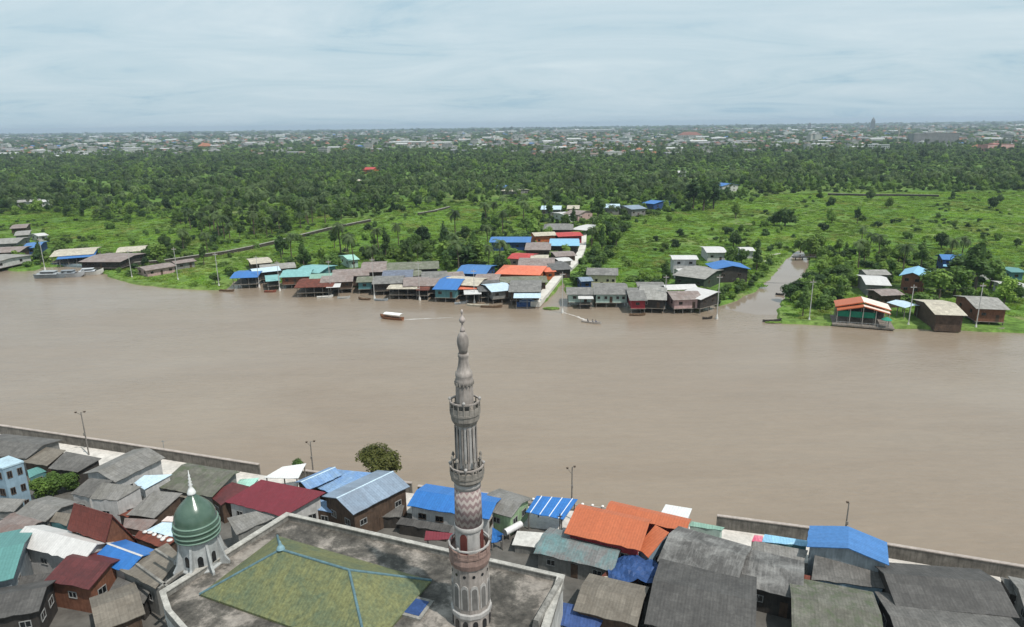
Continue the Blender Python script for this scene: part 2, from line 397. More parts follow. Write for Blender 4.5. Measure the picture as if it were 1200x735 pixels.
# ================================================================== BUILDINGS
GREY = roofm((.135, .127, .117), (.07, .065, .06), .65, .75, moss=None)
GREY_L = roofm((.20, .19, .177), (.13, .12, .10), .6, .75)
GREY_D = roofm((.085, .08, .075), (.045, .042, .04), .6, .75)
GREY_W = roofm((.095, .09, .085), (.36, .35, .33), .5, .75)
PINKGREY = roofm((.205, .17, .156), (.16, .08, .06), .5, .75)
MOSSY = roofm((.145, .14, .115), (.07, .065, .05), .6, .85, moss=(.075, .095, .05))
TAN = roofm((.18, .157, .128), (.11, .09, .07), .5, .8)
MAROON = roofm((.165, .026, .036), (.16, .03, .035), .35, .45, pw=.76, ph=9, tint=.05)
DKMAROON = roofm((.11, .028, .028), (.05, .02, .02), .5, .6, tint=.15)
BROWNRED = roofm((.15, .040, .030), (.09, .03, .025), .4, .7, pw=.3, ph=.3, tint=.12)
RUST = roofm((.16, .045, .028), (.08, .03, .02), .7, .8, tint=.3)
ORANGE = roofm((.44, .125, .055), (.48, .12, .05), .35, .5, pw=.76, ph=9, tint=.05)
SALMON = roofm((.66, .17, .09), (.55, .22, .14), .4, .6, tint=.1)
BLUE = roofm((.032, .155, .43), (.03, .12, .38), .4, .4, pw=.76, ph=9, tint=.08)
BLUE_P = roofm((.06, .175, .40), (.08, .20, .45), .4, .45, pw=.76, ph=9, tint=.08)
BLUE_FADE = roofm((.20, .30, .44), (.07, .20, .50), .55, .5, pw=.76, ph=6, tint=.15)
BLUEGREY = roofm((.22, .275, .345), (.18, .20, .24), .45, .45, pw=.76, ph=6, tint=.12)
PALEBLUE = roofm((.50, .62, .70), (.36, .44, .50), .35, .45, tint=.08)
SKY = roofm((.24, .47, .64), (.2, .4, .6), .35, .45, tint=.08)
TEAL = roofm((.10, .24, .225), (.10, .24, .22), .35, .45, pw=.76, ph=9, tint=.06)
AQUA = roofm((.20, .41, .40), (.2, .38, .37), .4, .5, tint=.1)
MINT = roofm((.34, .58, .49), (.3, .5, .42), .35, .5, tint=.08)
MINT_D = roofm((.22, .36, .29), (.14, .22, .18), .4, .6, tint=.1)
WHITE = roofm((.58, .56, .54), (.38, .36, .34), .3, .5, pw=.76, ph=9, tint=.04)
WHITE2 = roofm((.62, .62, .61), (.55, .54, .52), .3, .6, pw=1.4, ph=1.4, tint=.03)
PINKW = roofm((.62, .52, .48), (.4, .3, .27), .4, .7, tint=.1)
TEALPATCH = roofm((.17, .165, .16), (.10, .27, .28), .55, .75)
RED = roofm((.45, .055, .05), (.3, .05, .04), .4, .6)
CREAMR = roofm((.50, .45, .36), (.3, .25, .2), .5, .75)
WW = plain((.50, .49, .475), .85, .25, .8); WG = plain((.22, .215, .20), .9, .3, .8); WBR = plain((.10, .065, .045), .85, .4, 1.0)
WDK = plain((.055, .048, .042), .9, .4, 1.0); WBL = plain((.25, .35, .42), .85, .2, .6); WTL = plain((.10, .235, .245), .8, .25, .7); WMINT = plain((.40, .52, .46), .85, .2, .7)
WCREAM = plain((.62, .55, .36), .85, .2, .7); WPINK = plain((.50, .34, .32), .85, .3, .8); WRED = plain((.32, .04, .05), .85, .3, .9); WGREEN = plain((.30, .42, .25), .85, .25, .8)
WWOOD = plain((.20, .085, .05), .85, .35, 1.2); WNAVY = plain((.03, .07, .20), .7, .3, .8); WOR = plain((.50, .14, .05), .8, .25, .8); WSTEEL = plain((.26, .29, .31), .7, .3, .8)
GLASS, t_, b_ = newmat('window_glass'); b_.inputs['Base Color'].default_value = (.012, .014, .016, 1); b_.inputs['Roughness'].default_value = .12
FRAME = plain((.30, .30, .29), .7, .15, 2); FRAME_D = plain((.10, .07, .05), .7, .2, 2); POST = plain((.22, .20, .18), .9, .35, 1.5)
CAPM = {}
def window(par, c, n, wd, hh, frame=None):
    """window in a wall: c centre on the wall plane, n outward normal in plan"""
    tx, ty = -n[1], n[0]; frame = frame or FRAME
    def bx(mb, a0, a1, z0, z1, d0, d1):
        q = [(c[0] + tx*a + n[0]*d, c[1] + ty*a + n[1]*d) for a, d in ((a0, d0), (a0, d1), (a1, d1), (a1, d0))]
        ar = sum(q[i][0]*q[(i + 1) % 4][1] - q[(i + 1) % 4][0]*q[i][1] for i in range(4))
        if ar < 0: q = q[::-1]
        mb.hexa([(*p, c[2] + z0) for p in q], [(*p, c[2] + z1) for p in q])
    f = M(); b = .09
    bx(f, -wd/2, wd/2, hh/2 - b, hh/2, -.06, .07); bx(f, -wd/2, wd/2, -hh/2, -hh/2 + b, -.06, .09)
    bx(f, -wd/2, -wd/2 + b, -hh/2 + b, hh/2 - b, -.06, .07); bx(f, wd/2 - b, wd/2, -hh/2 + b, hh/2 - b, -.06, .07)
    bx(f, -.035, .035, -hh/2 + b, hh/2 - b, -.06, .06)
    o = ob('window', f, frame, par); g = M(); bx(g, -wd/2 + b, wd/2 - b, -hh/2 + b, hh/2 - b, -.05, .02)
    ob('pane', g, GLASS, o)
def door(par, c, n, wd, hh, m=None):
    tx, ty = -n[1], n[0]
    q = [(c[0] + tx*a + n[0]*d, c[1] + ty*a + n[1]*d) for a, d in ((-wd/2, -.05), (wd/2, -.05), (wd/2, .06), (-wd/2, .06))]
    ar = sum(q[i][0]*q[(i + 1) % 4][1] - q[(i + 1) % 4][0]*q[i][1] for i in range(4))
    if ar < 0: q = q[::-1]
    d = M(); d.hexa([(*p, c[2]) for p in q], [(*p, c[2] + hh) for p in q]); ob('door', d, m or WBR, par)
def slab(A, B, C, D, th=.1, mi=0, mb=None):
    mb = mb or M(); n = (Vector(B) - Vector(A)).cross(Vector(D) - Vector(A)).normalized()
    if n.z < 0: A, B, C, D = D, C, B, A; n = -n
    q = [Vector(x) for x in (A, B, C, D)]
    return mb.hexa([x - n*th for x in q], q, mi)
def sheets(A, B, C, D, rng, mb=None, th=.09, sw=.85, amp=.03, mi=0):
    """slope from ridge A-B down to eave D-C, laid as sheets that sag a little and end unevenly"""
    mb = mb or M(); A, B, C, D = (Vector(q) for q in (A, B, C, D)); nx = max(2, min(24, int((B - A).length/sw))); ny = max(2, min(8, int((D - A).length/1.3)))
    n = (B - A).cross(D - A).normalized(); n = -n if n.z < 0 else n; dn = (D - A).normalized(); o = len(mb.v); top = []
    ends = [rng.uniform(-.10, .10) for i in range(nx + 1)]
    for j in range(ny + 1):
        for i in range(nx + 1):
            p = A.lerp(B, i/nx).lerp(D.lerp(C, i/nx), j/ny); k = 0 if j == 0 else rng.uniform(-amp, amp)
            if j == ny: p = p + dn*ends[i]
            top.append(p + n*k)
    mb.v += [tuple(p) for p in top] + [tuple(p - n*th) for p in top]; W = nx + 1; K = len(top); fs = []
    flip = (B - A).cross(D - A).z < 0
    for j in range(ny):
        for i in range(nx):
            q = (o + j*W + i, o + j*W + i + 1, o + (j + 1)*W + i + 1, o + (j + 1)*W + i); fs += [q, tuple(x + K for x in q[::-1])]
    ring = [i for i in range(W)] + [j*W + nx for j in range(1, ny + 1)] + [ny*W + i for i in range(nx - 1, -1, -1)] + [j*W for j in range(ny - 1, 0, -1)]
    for a, b in zip(ring, ring[1:] + ring[:1]): fs.append((o + a, o + a + K, o + b + K, o + b))
    if flip: fs = [f[::-1] for f in fs]
    mb.f += fs; mb.m += [mi]*len(fs); return mb
def facade(r, g0, ze, x0, x1, y, n, kw, rng):
    """windows and a door along a long wall (local x from x0 to x1)"""
    L = x1 - x0
    if ze - g0 < 1.9 or L < 2.4: return
    k = kw.get('nwin', max(1, min(5, int(L/3.0)))); storeys = max(1, min(3, int((ze - g0)/2.7)))
    for s in range(storeys):
        zc = g0 + (ze - g0)/storeys*(s + .56)
        for i in range(k):
            x = x0 + L*(i + .5)/k + rng.uniform(-.2, .2)
            if s == 0 and i == k//2 and k > 1: door(r, (x, y, g0 + .05), n, .95, min(2.05, (ze - g0)/storeys - .25), kw.get('doorm'))
            else: window(r, (x, y, zc), n, min(1.25, L/k*.45), min(.95, (ze - g0)/storeys*.42), kw.get('frame'))
def gable(label, A, B, E, zr, ze, roof, wall, name='house', cat='house', g=TZ, group=None, **kw):
    """ridge A-B and a point E of the eave on the side the camera sees; everything else follows from these"""
    rng = random.Random(hash((A, B)) & 0xffff)
    ze = zr - (zr - ze)*kw.get('pitch', .62 if g == TZ else .72)
    a, b, e = P(*A, zr), P(*B, zr), P(*E, ze)
    d = (b - a); d.z = 0; L = d.length; d.normalize(); n = Vector((d.y, -d.x, 0))
    wv = (e - a); hw = wv.x*n.x + wv.y*n.y
    sgn = 1 if hw > 0 else -1; hw = abs(hw)
    ex = kw.get('ext', .25 if g == TZ else .8); L += 2*ex; hw += .3
    hw = max(1.6, min(hw, 11)); c = (a + b)/2; rz = math.atan2(d.y, d.x)
    sn = -1 if sgn > 0 else 1                               # near side is local y*sn
    hb_ = kw.get('back', hw)                                 # width of the far slope
    FOOT.append((c.x, c.y, max(L/2, hw)*.95 + .8))
    r = thing(name, label, cat, (c.x, c.y, g), rz, group); ze -= g; zr -= g
    ov = kw.get('over', .45); fl = kw.get('floor', 0.0); gap = .06
    # roof: two slopes
    rm = M(); hip = kw.get('hip', 0)
    th = .11
    if not hip:
        if g == TZ: sheets((-L/2, 0, zr), (L/2, 0, zr), (L/2, sn*hw, ze), (-L/2, sn*hw, ze), rng, rm, th)
        else: slab((-L/2, 0, zr), (L/2, 0, zr), (L/2, sn*hw, ze), (-L/2, sn*hw, ze), th, 0, rm)
        zb = zr - (zr - ze)*hb_/hw if 'back' in kw else ze
        slab((-L/2, -sn*.004, zr - .003), (L/2, -sn*.004, zr - .003), (L/2, -sn*hb_, zb), (-L/2, -sn*hb_, zb), th, 0, rm)
    else:
        zb = ze
        X = L/2 + hip
        bt = [(-X, -hw, ze), (X, -hw, ze), (X, hw, ze), (-X, hw, ze)]; rdg = [(-L/2, 0, zr), (L/2, 0, zr)]
        vs = bt + rdg + [(x, y, z - th) for x, y, z in bt]
        rm.add(vs, [(0, 1, 5, 4), (1, 2, 5), (2, 3, 4, 5), (3, 0, 4), (0, 6, 7, 1), (1, 7, 8, 2), (2, 8, 9, 3), (3, 9, 6, 0), (9, 8, 7, 6)])
    ro = ob('roof', rm, roof, r)
    if kw.get('cap'):
        cp = M(); q = .15; dz = q*(zr - ze)/hw
        slab((-L/2 - .03, 0, zr + .05), (L/2 + .03, 0, zr + .05), (L/2 + .03, sn*q, zr + .05 - dz), (-L/2 - .03, sn*q, zr + .05 - dz), .05, 0, cp)
        slab((-L/2 - .03, -sn*.004, zr + .047), (L/2 + .03, -sn*.004, zr + .047), (L/2 + .03, -sn*q, zr + .047 - dz), (-L/2 - .03, -sn*q, zr + .047 - dz), .05, 0, cp)
        ob('ridge_cap', cp, kw['cap'], ro)
    # walls
    X = (L/2 + hip) - min(ov, L*.12); yn = hw - min(ov*1.2, hw*.25); yb = hb_ - min(ov*1.2, hb_*.25)
    y0, y1 = sorted((sn*yn, -sn*yb))
    zs = lambda y: (zr - (zr - ze)*abs(y)/hw) - th - gap if not hip else ze - th - gap
    if not kw.get('open'):
        wm_ = M(); prof = [(y0, fl), (y1, fl), (y1, zs(y1)), (0, zs(0)), (y0, zs(y0))] if not hip else [(y0, fl), (y1, fl), (y1, zs(y1)), (y0, zs(y0))]
        k = len(prof); vs = [(-X, *p) for p in prof] + [(X, *p) for p in prof]
        wm_.add(vs, [tuple(range(k - 1, -1, -1)), tuple(range(k, 2*k))] + [(i, (i + 1) % k, k + (i + 1) % k, k + i) for i in range(k)])
        ob('wall', wm_, wall, r)
        if not kw.get('blind'):
            facade(r, fl, zs(sn*yn), -X, X, sn*yn, (0, sn), kw, rng)
            # gable end turned towards the camera
            for sx in (-1, 1):
                wn = Vector((d.x*sx, d.y*sx))
                if wn.x*(-c.x) + wn.y*(-c.y) > .25*c.xy.length:
                    ww = y1 - y0; hgt = min(zs(y0), zs(y1)) - fl
                    if hgt > 1.7 and ww > 2.2:
                        st = max(1, min(3, int(hgt/2.7)))
                        for s in range(st):
                            for yy in ([-.25, .25] if ww > 4 else [0]):
                                window(r, (sx*X, (y0 + y1)/2 + yy*ww, fl + hgt/st*(s + .55)), (sx, 0), min(1.3, ww*.25), min(1.1, hgt/st*.42), kw.get('frame'))
    if kw.get('open') or fl > .5:
        top = (lambda y: zs(y)) if kw.get('open') else (lambda y: fl - .12)
        nx = max(2, min(5, int(L/3.2) + 1)); pm = kw.get('post', POST)
        for i in range(nx):
            for y in ((y0 + .1, y1 - .1) if (y1 - y0) < 9 else (y0 + .1, (y0 + y1)/2, y1 - .1)):
                x = -X + .1 + (2*X - .2)*i/(nx - 1); po = M(); po.box(x - .1, x + .1, y - .1, y + .1, -kw.get('sink', .3), top(y)); ob('stilt' if fl > .5 else 'post', po, pm, r)
    if fl > .5 or kw.get('deck'):
        z_ = fl if fl > .5 else .5
        pf = M(); pf.box(-X - .25, X + .25, y0 - (kw.get('porch', .3) if sn < 0 else .2), y1 + (kw.get('porch', .3) if sn > 0 else .2), z_ - .12, z_ - .005); ob('platform', pf, plain((.22, .19, .155), .9, .35, 1), r)
    if kw.get('open') and kw.get('inner'):
        im = M(); im.box(-X*.9, X*.9, (-sn*yb*.8) - .08, (-sn*yb*.8) + .08, kw.get('deck') and .5 or 0, zs(yb) - .15); ob('back_wall', im, kw['inner'], r)
    return r
def quad(label, c4, zf, zn, roof, wall, name='house', cat='house', g=TZ, group=None, **kw):
    """one-slope roof: corners far-left, far-right, near-right, near-left in the photo"""
    z4 = kw.get('z4', (zf, zf, zn, zn)); q = [P(*p, z) for p, z in zip(c4, z4)]
    c = sum(q, Vector())/4; d = q[2] - q[3]; rz = math.atan2(d.y, d.x)
    cr, sr = cos(-rz), sin(-rz)
    loc = [Vector(((p.x - c.x)*cr - (p.y - c.y)*sr, (p.x - c.x)*sr + (p.y - c.y)*cr, p.z - g)) for p in q]
    FOOT.append((c.x, c.y, max((q[0] - q[2]).length, (q[1] - q[3]).length)/2*.9))
    r = thing(name, label, cat, (c.x, c.y, g), rz, group)
    rm = M(); th = .1
    A = loc[::-1] if (loc[1] - loc[0]).cross(loc[3] - loc[0]).z < 0 else loc
    if g == TZ and not kw.get('flat'): sheets(loc[0], loc[1], loc[2], loc[3], random.Random(len(label)), rm, th)
    else: rm.hexa([p - Vector((0, 0, th)) for p in A], A)
    ob('roof', rm, roof, r)
    if kw.get('ribs'):
        for i in range(kw['ribs']):
            f = (i + .5)/kw['ribs']; rb = M(); a = A[0].lerp(A[1], f); b = A[3].lerp(A[2], f)
            if len(A) and A is not loc: a, b = A[0].lerp(A[1], f), A[3].lerp(A[2], f)
            rb.tube(a + Vector((0, 0, .03)), b + Vector((0, 0, .03)), .07, n=6); ob('rib', rb, plain((.7, .75, .8), .6, .1, 1), r)
    ins = kw.get('inset', .88); W = [Vector((p.x*ins, p.y*ins, p.z - th - .06)) for p in A]
    if kw.get('open'):
        for p in W:
            po = M(); po.box(p.x - .08, p.x + .08, p.y - .08, p.y + .08, -.3, p.z); ob('post', po, kw.get('post', POST), r)
    else:
        wm_ = M(); fl = kw.get('floor', 0); wm_.hexa([(p.x, p.y, fl) for p in W], W); ob('wall', wm_, wall, r)
        if fl > .5:
            for p in W: po = M(); po.box(p.x*.95 - .1, p.x*.95 + .1, p.y*.95 - .1, p.y*.95 + .1, -.5, fl - .005); ob('stilt', po, POST, r)
        if not kw.get('blind'):
            for i in range(4):
                a, b = W[i], W[(i + 1) % 4]; ed = (b - a).xy; Ln = ed.length
                if Ln < 2: continue
                nn = Vector((ed.y, -ed.x))/Ln
                wx = nn.x*cos(rz) - nn.y*sin(rz); wy = nn.x*sin(rz) + nn.y*cos(rz)
                hgt = min(a.z, b.z) - fl
                if wx*(-c.x) + wy*(-c.y) < .3*c.xy.length or hgt < 1.6: continue
                k = max(1, min(4, int(Ln/2.6))); st = max(1, min(3, int(hgt/2.6)))
                for s in range(st):
                    for j in range(k):
                        p = a.lerp(b, (j + .5)/k); window(r, (p.x, p.y, fl + hgt/st*(s + .55)), nn, min(1.25, Ln/k*.5), min(1.1, hgt/st*.42), kw.get('frame'))
    return r
# ================================================================== NEAR TOWN
G = gable; Q = quad
G('broad grey sheet gabled house beside the pale riverside path, behind the leafy bush', (116, 552), (172, 525), (140, 562), 8.2, 6.4, GREY_L, WW)
Q('small grey roof shed next to the tall street lamp, its dark side facing the bush', [(77, 529), (119, 537), (91, 553), (56, 549)], 6.0, 5.0, GREY, WDK, 'shed', 'shed', blind=1)
Q('brown grey lean-to roof above the teal wall near the pale blue house', [(54, 524), (77, 527.5), (55, 546), (26, 541)], 5.6, 5.2, TAN, WBR, 'shed', 'shed', blind=1)
G('old grey roofed house by the river wall behind the pale blue house', (-18, 514), (50, 521), (-24, 531), 6.4, 5.0, GREY, WG)
Q('teal walled shack under a teal awning between the pale blue house and the bush', [(32, 551), (50, 545), (55, 552), (34, 560)], 4.6, 3.9, TEAL, WTL, 'shack', 'shack')
Q('grey left slope of the white walled house pair next to the leafy bush', [(105, 560), (133, 563), (104, 583), (82, 579)], 7.6, 6.4, GREY, WW, 'house', 'house')
Q('white two storey house with a light grey sheet roof and dark windows', [(120, 565.5), (166, 570), (137, 587), (105, 584)], 8.4, 7.2, GREY_L, WW, 'house', 'house', inset=.93)
Q('white walled house with a pale blue metal roof behind the white two storey house', [(169, 557), (202, 556), (169, 574), (157, 566)], 7.2, 6.4, PALEBLUE, WW)
G('wide mossy green grey roofed building below the white riverside path', (214, 545), (273, 555), (196, 572), 7.0, 5.0, MOSSY, WG, over=.6, back=1.3)
Q('light grey roof strip between the mossy roof and the dark maroon roof', [(248, 563), (277, 556.5), (255, 577), (238, 571)], 5.8, 5.2, GREY_L, WG)
Q('dark maroon sheet roof house left of the big maroon roof', [(272, 565), (292, 570), (259, 592), (244, 581)], 6.4, 5.4, DKMAROON, WBR)
Q('large clean maroon metal roof house between the green dome and the faded blue roofs', [(306, 562), (382, 577), (332, 606), (263, 588)], 7.6, 5.6, MAROON, WW)
Q('small mint green roof patch at the top corner of the big maroon roof', [(281, 562), (304, 560), (294, 571), (277, 567)], 5.0, 4.4, MINT, WMINT, 'shed', 'shed', blind=1)
Q('white flat canopy by the water at the top of the big maroon roof', [(331, 547), (359, 543), (349, 561), (309, 560)], 6.2, 5.4, WHITE2, WW, 'canopy', 'canopy', open=1)
# faded blue roofs
G('narrow faded blue gabled roof with a pale ridge cap next to the white canopy', (354, 564), (391, 548), (366, 571), 7.4, 6.2, BLUE_FADE, WBR, cap=PALEBLUE)
Q('low patchy blue sheet roof sunk between the two blue ridges', [(394, 550), (446, 555), (398, 583), (369, 570)], 6.3, 6.0, BLUE_FADE, WBR, z4=(6.4, 6.2, 6.0, 6.2))
G('dark wooden house with a big blue grey gabled roof before the round tree', (396, 583), (459, 553), (422, 598), 8.2, 6.3, BLUEGREY, WBR, cap=PALEBLUE, back=4)
Q('pale blue lean-to roof against the mosque parapet below the faded blue roofs', [(359, 581), (405, 593), (392, 601), (346, 594)], 5.6, 4.8, BLUE_FADE, WBR)
G('long low white house with a bright blue roof, passing behind the minaret', (490, 574.5), (580, 589), (476, 591), 6.6, 5.4, BLUE, WW, frame=FRAME_D, nwin=4)
G('small grey gabled house right of the minaret with a pale green end wall', (574, 578), (610, 589), (563, 594), 6.2, 4.9, GREY_L, WGREEN)
Q('blue sheet awning hanging beside the minaret balcony door', [(577, 618), (590, 626), (588, 634), (576, 637)], 4.6, 3.2, BLUE, WNAVY, 'awning', 'awning', open=1)
Q('bright blue ribbed canopy on posts by the white balustrade', [(629, 581), (677, 585), (660, 609), (616, 600)], 5.6, 5.0, BLUE, WDK, 'canopy', 'canopy', open=1, ribs=4)
Q('white concrete roof terrace below the blue ribbed canopy', [(606, 622), (660, 626), (642, 643), (600, 638)], 3.6, 3.4, plain((.6, .58, .54), .85, .25, .5), WG, 'terrace', 'terrace', blind=1)
G('large plain orange roofed house beside the blue ribbed canopy', (677, 594), (759, 612), (658, 622), 7.6, 5.6, ORANGE, WRED, over=.6, back=1.4)
G('orange roofed wing at the river side of the large orange house', (715, 590), (806, 611), (698, 597), 6.2, 5.5, ORANGE, WRED, back=1.2)
Q('small orange lean-to roof at the end of the large orange house', [(768, 615), (784, 624), (760, 653), (745, 642)], 6.6, 5.2, ORANGE, WBL)
Q('white tiled flat roof box at the river side of the orange roofs', [(780, 591), (811, 596), (805, 611), (774, 602)], 6.0, 5.6, WHITE2, WW, 'shed', 'shed')
G('grey sheet roofed shed with teal patches below the orange house', (637, 627), (724, 646), (628, 647), 5.6, 4.3, TEALPATCH, WG)
Q('mint green roof strip behind the big dark roof', [(811, 611), (849, 618), (846, 622), (806, 616)], 4.6, 4.4, MINT_D, WMINT, 'shed', 'shed', blind=1)
G('big dark grey tiled roof house with whitish weathering, next to the orange roofs', (786, 626), (872, 651), (763, 653), 7.4, 5.2, GREY_W, WDK, over=.5)
Q('plain grey roof shed below the teal and white strip', [(884, 634), (947, 645), (940, 664), (880, 655)], 5.6, 5.0, GREY_L, WG)
G('dark grey roof house with white bird-dropping like streaks in front of the plain grey shed', (874, 656), (940, 671), (858, 682), 6.4, 4.8, GREY_W, WDK)
Q('pale teal and white striped roof strip along the dark river wall', [(896, 626), (949, 634), (948, 640), (893, 635)], 4.6, 4.2, SKY, WTL, 'shed', 'shed', blind=1)
Q('small pink awning at the end of the teal and white strip', [(884, 627), (894, 628), (893, 635), (881, 634)], 4.9, 4.6, roofm((.55, .10, .17), (.7, .5, .5), .4, .6), WRED, 'awning', 'awning', open=1)
G('bright blue gabled roof house standing against the dark river wall', (994, 641), (994, 618), (948, 648), 8.4, 6.6, BLUE_P, WSTEEL, over=.35)
Q('grey tiled roof house in front of the blue gabled house, pale blue wall below', [(955, 649), (1037, 657), (1038, 690), (951, 679)], 6.2, 5.2, GREY, WBL, inset=.92)
G('widest dark grey roof house under the river wall, right of the blue gabled house', (1038, 672), (1170, 682), (1042, 709), 7.4, 5.2, GREY_D, WDK, back=4.4)
G('dark grey roof house in front of the big whitish weathered roof', (768, 680), (884, 704), (742, 726), 7.4, 5.4, GREY_D, WDK)
G('dull brown grey roof house right of the mosque corner', (684, 686), (752, 702), (668, 712), 6.2, 4.8, TAN, WBR)
Q('navy blue sheet awning at the lower edge beside the mosque', [(660, 706), (712, 716), (700, 740), (650, 732)], 4.8, 4.2, roofm((.04, .08, .22), (.03, .05, .12), .5, .6), WNAVY, 'awning', 'awning', open=1)
Q('small beige roof corner between the blue tarpaulin and the brown grey roof', [(702, 676), (716, 675), (712, 684), (697, 682)], 4.4, 4.0, CREAMR, WG, 'shed', 'shed', blind=1)
G('dark moss stained roof house at the lower edge, left of the long grey one', (930, 700), (1030, 720), (912, 742), 6.6, 4.8, MOSSY, WDK)
G('long dark grey roof house at the lower edge in front of the widest dark roof', (1046, 722), (1200, 742), (1036, 770), 6.6, 4.8, GREY, WDK)
G('pale grey roofed hut by the river wall at the far end of the row', (1196, 690), (1290, 708), (1190, 716), 5.8, 4.4, GREY_L, WG)
# left lower part
G('teal metal roofed house at the left border, in front of the white roof', (26, 637), (-50, 652), (74, 664), 8.2, 6.4, TEAL, WSTEEL, over=.5)
G('house with a large clean white roof next to the teal roof', (31, 617), (112, 637), (10, 635), 7.8, 5.8, WHITE, WW, over=.5)
G('steep brown red roofed traditional house with a dark pebbled gable', (88, 590), (130, 603), (77, 616), 10.6, 7.4, BROWNRED, WWOOD, over=.35, back=3.2, pitch=1)
G('grey sheet roof house below the pale blue house', (37, 587), (71, 594), (13, 601), 6.8, 5.6, GREY_L, WG)
Q('light grey roof with a pale edge strip at the left border', [(-30, 582), (30, 585), (16, 600), (-30, 598)], 6.4, 5.8, GREY_L, WG)
G('faded red grey roof house at the left border above the white roof', (14, 602), (43, 612), (-18, 620), 6.2, 4.8, PINKGREY, WG)
Q('dull grey roof at the left border beside the white roof', [(-30, 622), (6, 625), (16, 640), (-30, 644)], 5.6, 5.2, TAN, WG)
Q('tiny teal walled house with a brown grey roof left of the steep brown red roof', [(66, 600), (83, 602), (78, 616), (58, 611)], 6.6, 5.6, TAN, WTL)
Q('grey roof next to the leafy bush, below the white house pair', [(52, 586), (84, 584), (80, 597), (58, 594)], 5.6, 5.4, GREY, WG)
G('bright blue roof house with a white ridge line, left of the mosque', (128, 637.5), (165, 651), (107, 653), 7.2, 5.8, BLUE, WW, cap=WHITE)
rust = Q('rusty red flat roof with white sacks on it, left of the green dome', [(163, 622), (208, 631), (192, 643), (157, 630)], 6.0, 5.7, RUST, WBR)
Q('pale mint white roof just left of the green dome', [(190, 612), (214, 613), (207, 630), (171, 622)], 6.4, 5.9, PALEBLUE, WG)
Q('small pinkish white roof above the pale mint one', [(196, 605), (214, 606), (212, 612.5), (189, 611)], 6.0, 5.8, PINKW, WG)
Q('old cracked grey tile roof house left of the dome finial', [(180, 575), (214, 578), (181, 607), (148, 603)], 7.4, 5.8, GREY_L, WBR)
Q('pale pink grey roof between the old cracked roof and the blue roof', [(146, 607), (185, 609), (170, 623), (144, 618)], 5.8, 5.4, PINKGREY, WBR)
G('dark wine red roof house between the white and the bright blue roof', (80, 652), (128, 660), (64, 681), 7.2, 5.4, DKMAROON, WWOOD)
Q('tan flat roof beside the mosque wall below the dome', [(196, 636), (212, 652), (182, 690), (139, 668)], 7.0, 6.4, TAN, WG)
G('large dark grey roof house in the lower corner below the teal roof', (52, 688), (-60, 706), (98, 706), 7.2, 5.4, GREY_D, WDK)
G('brown roof house at the lower edge left of the mosque', (160, 694), (110, 712), (186, 712), 6.4, 5.0, TAN, WBR)
Q('rusty white streaked roof right of the dome, against the mosque parapet', [(266, 607), (300, 599), (322, 606), (277, 627)], 6.8, 6.2, GREY_L, WG)
Q('small maroon awning on the mosque parapet left of the minaret', [(499, 622), (531, 625), (530, 632), (497, 633)], 8.6, 8.3, MAROON, WRED, 'awning', 'awning', open=1)
for lab, c4, z in (('low brown grey infill roof between the steep brown red house and the white roof', [(112, 622), (132, 630), (124, 640), (100, 632)], (5.0, 4.6)),
    ('low rusty infill roof between the bright blue and the dark wine red roof', [(126, 656), (146, 664), (136, 676), (116, 668)], (4.8, 4.4)),
    ('dark infill roof below the teal metal roof', [(20, 676), (66, 670), (60, 684), (10, 690)], (5.0, 4.6)),
    ('dark lean-to beneath the tan flat roof by the mosque', [(138, 676), (176, 692), (168, 708), (128, 692)], (5.2, 4.6)),
    ('grey lean-to roof between the white house pair and the old cracked roof', [(140, 592), (160, 596), (150, 606), (132, 602)], (5.2, 4.8)),
    ('narrow dark roof between the mossy roof and the old cracked tile roof', [(206, 572), (240, 575), (228, 585), (204, 582)], (5.4, 5.0)),
    ('low dark roof under the wooden house with the big blue grey roof', [(440, 592), (474, 592), (470, 606), (436, 606)], (4.4, 4.0)),
    ('low grey roof yard between the long white house and the mosque parapet', [(470, 606), (530, 616), (526, 624), (464, 614)], (4.0, 3.7)),
    ('dark low roof between the brown grey roof and the teal patched shed', [(716, 664), (762, 668), (748, 682), (704, 676)], (4.6, 4.2)),
    ('dark narrow roof between the two grey houses below the blue gabled roof', [(936, 672), (956, 676), (948, 700), (926, 694)], (5.0, 4.6)),
    ('grey narrow roof at the end of the row beside the river wall', [(1172, 676), (1200, 682), (1196, 700), (1184, 696)], (4.4, 4.0))):
    Q(lab, c4, z[0], z[1], (GREY, TAN, GREY_D, RUST)[len(lab) % 4], WDK, 'shed', 'shed', blind=1)
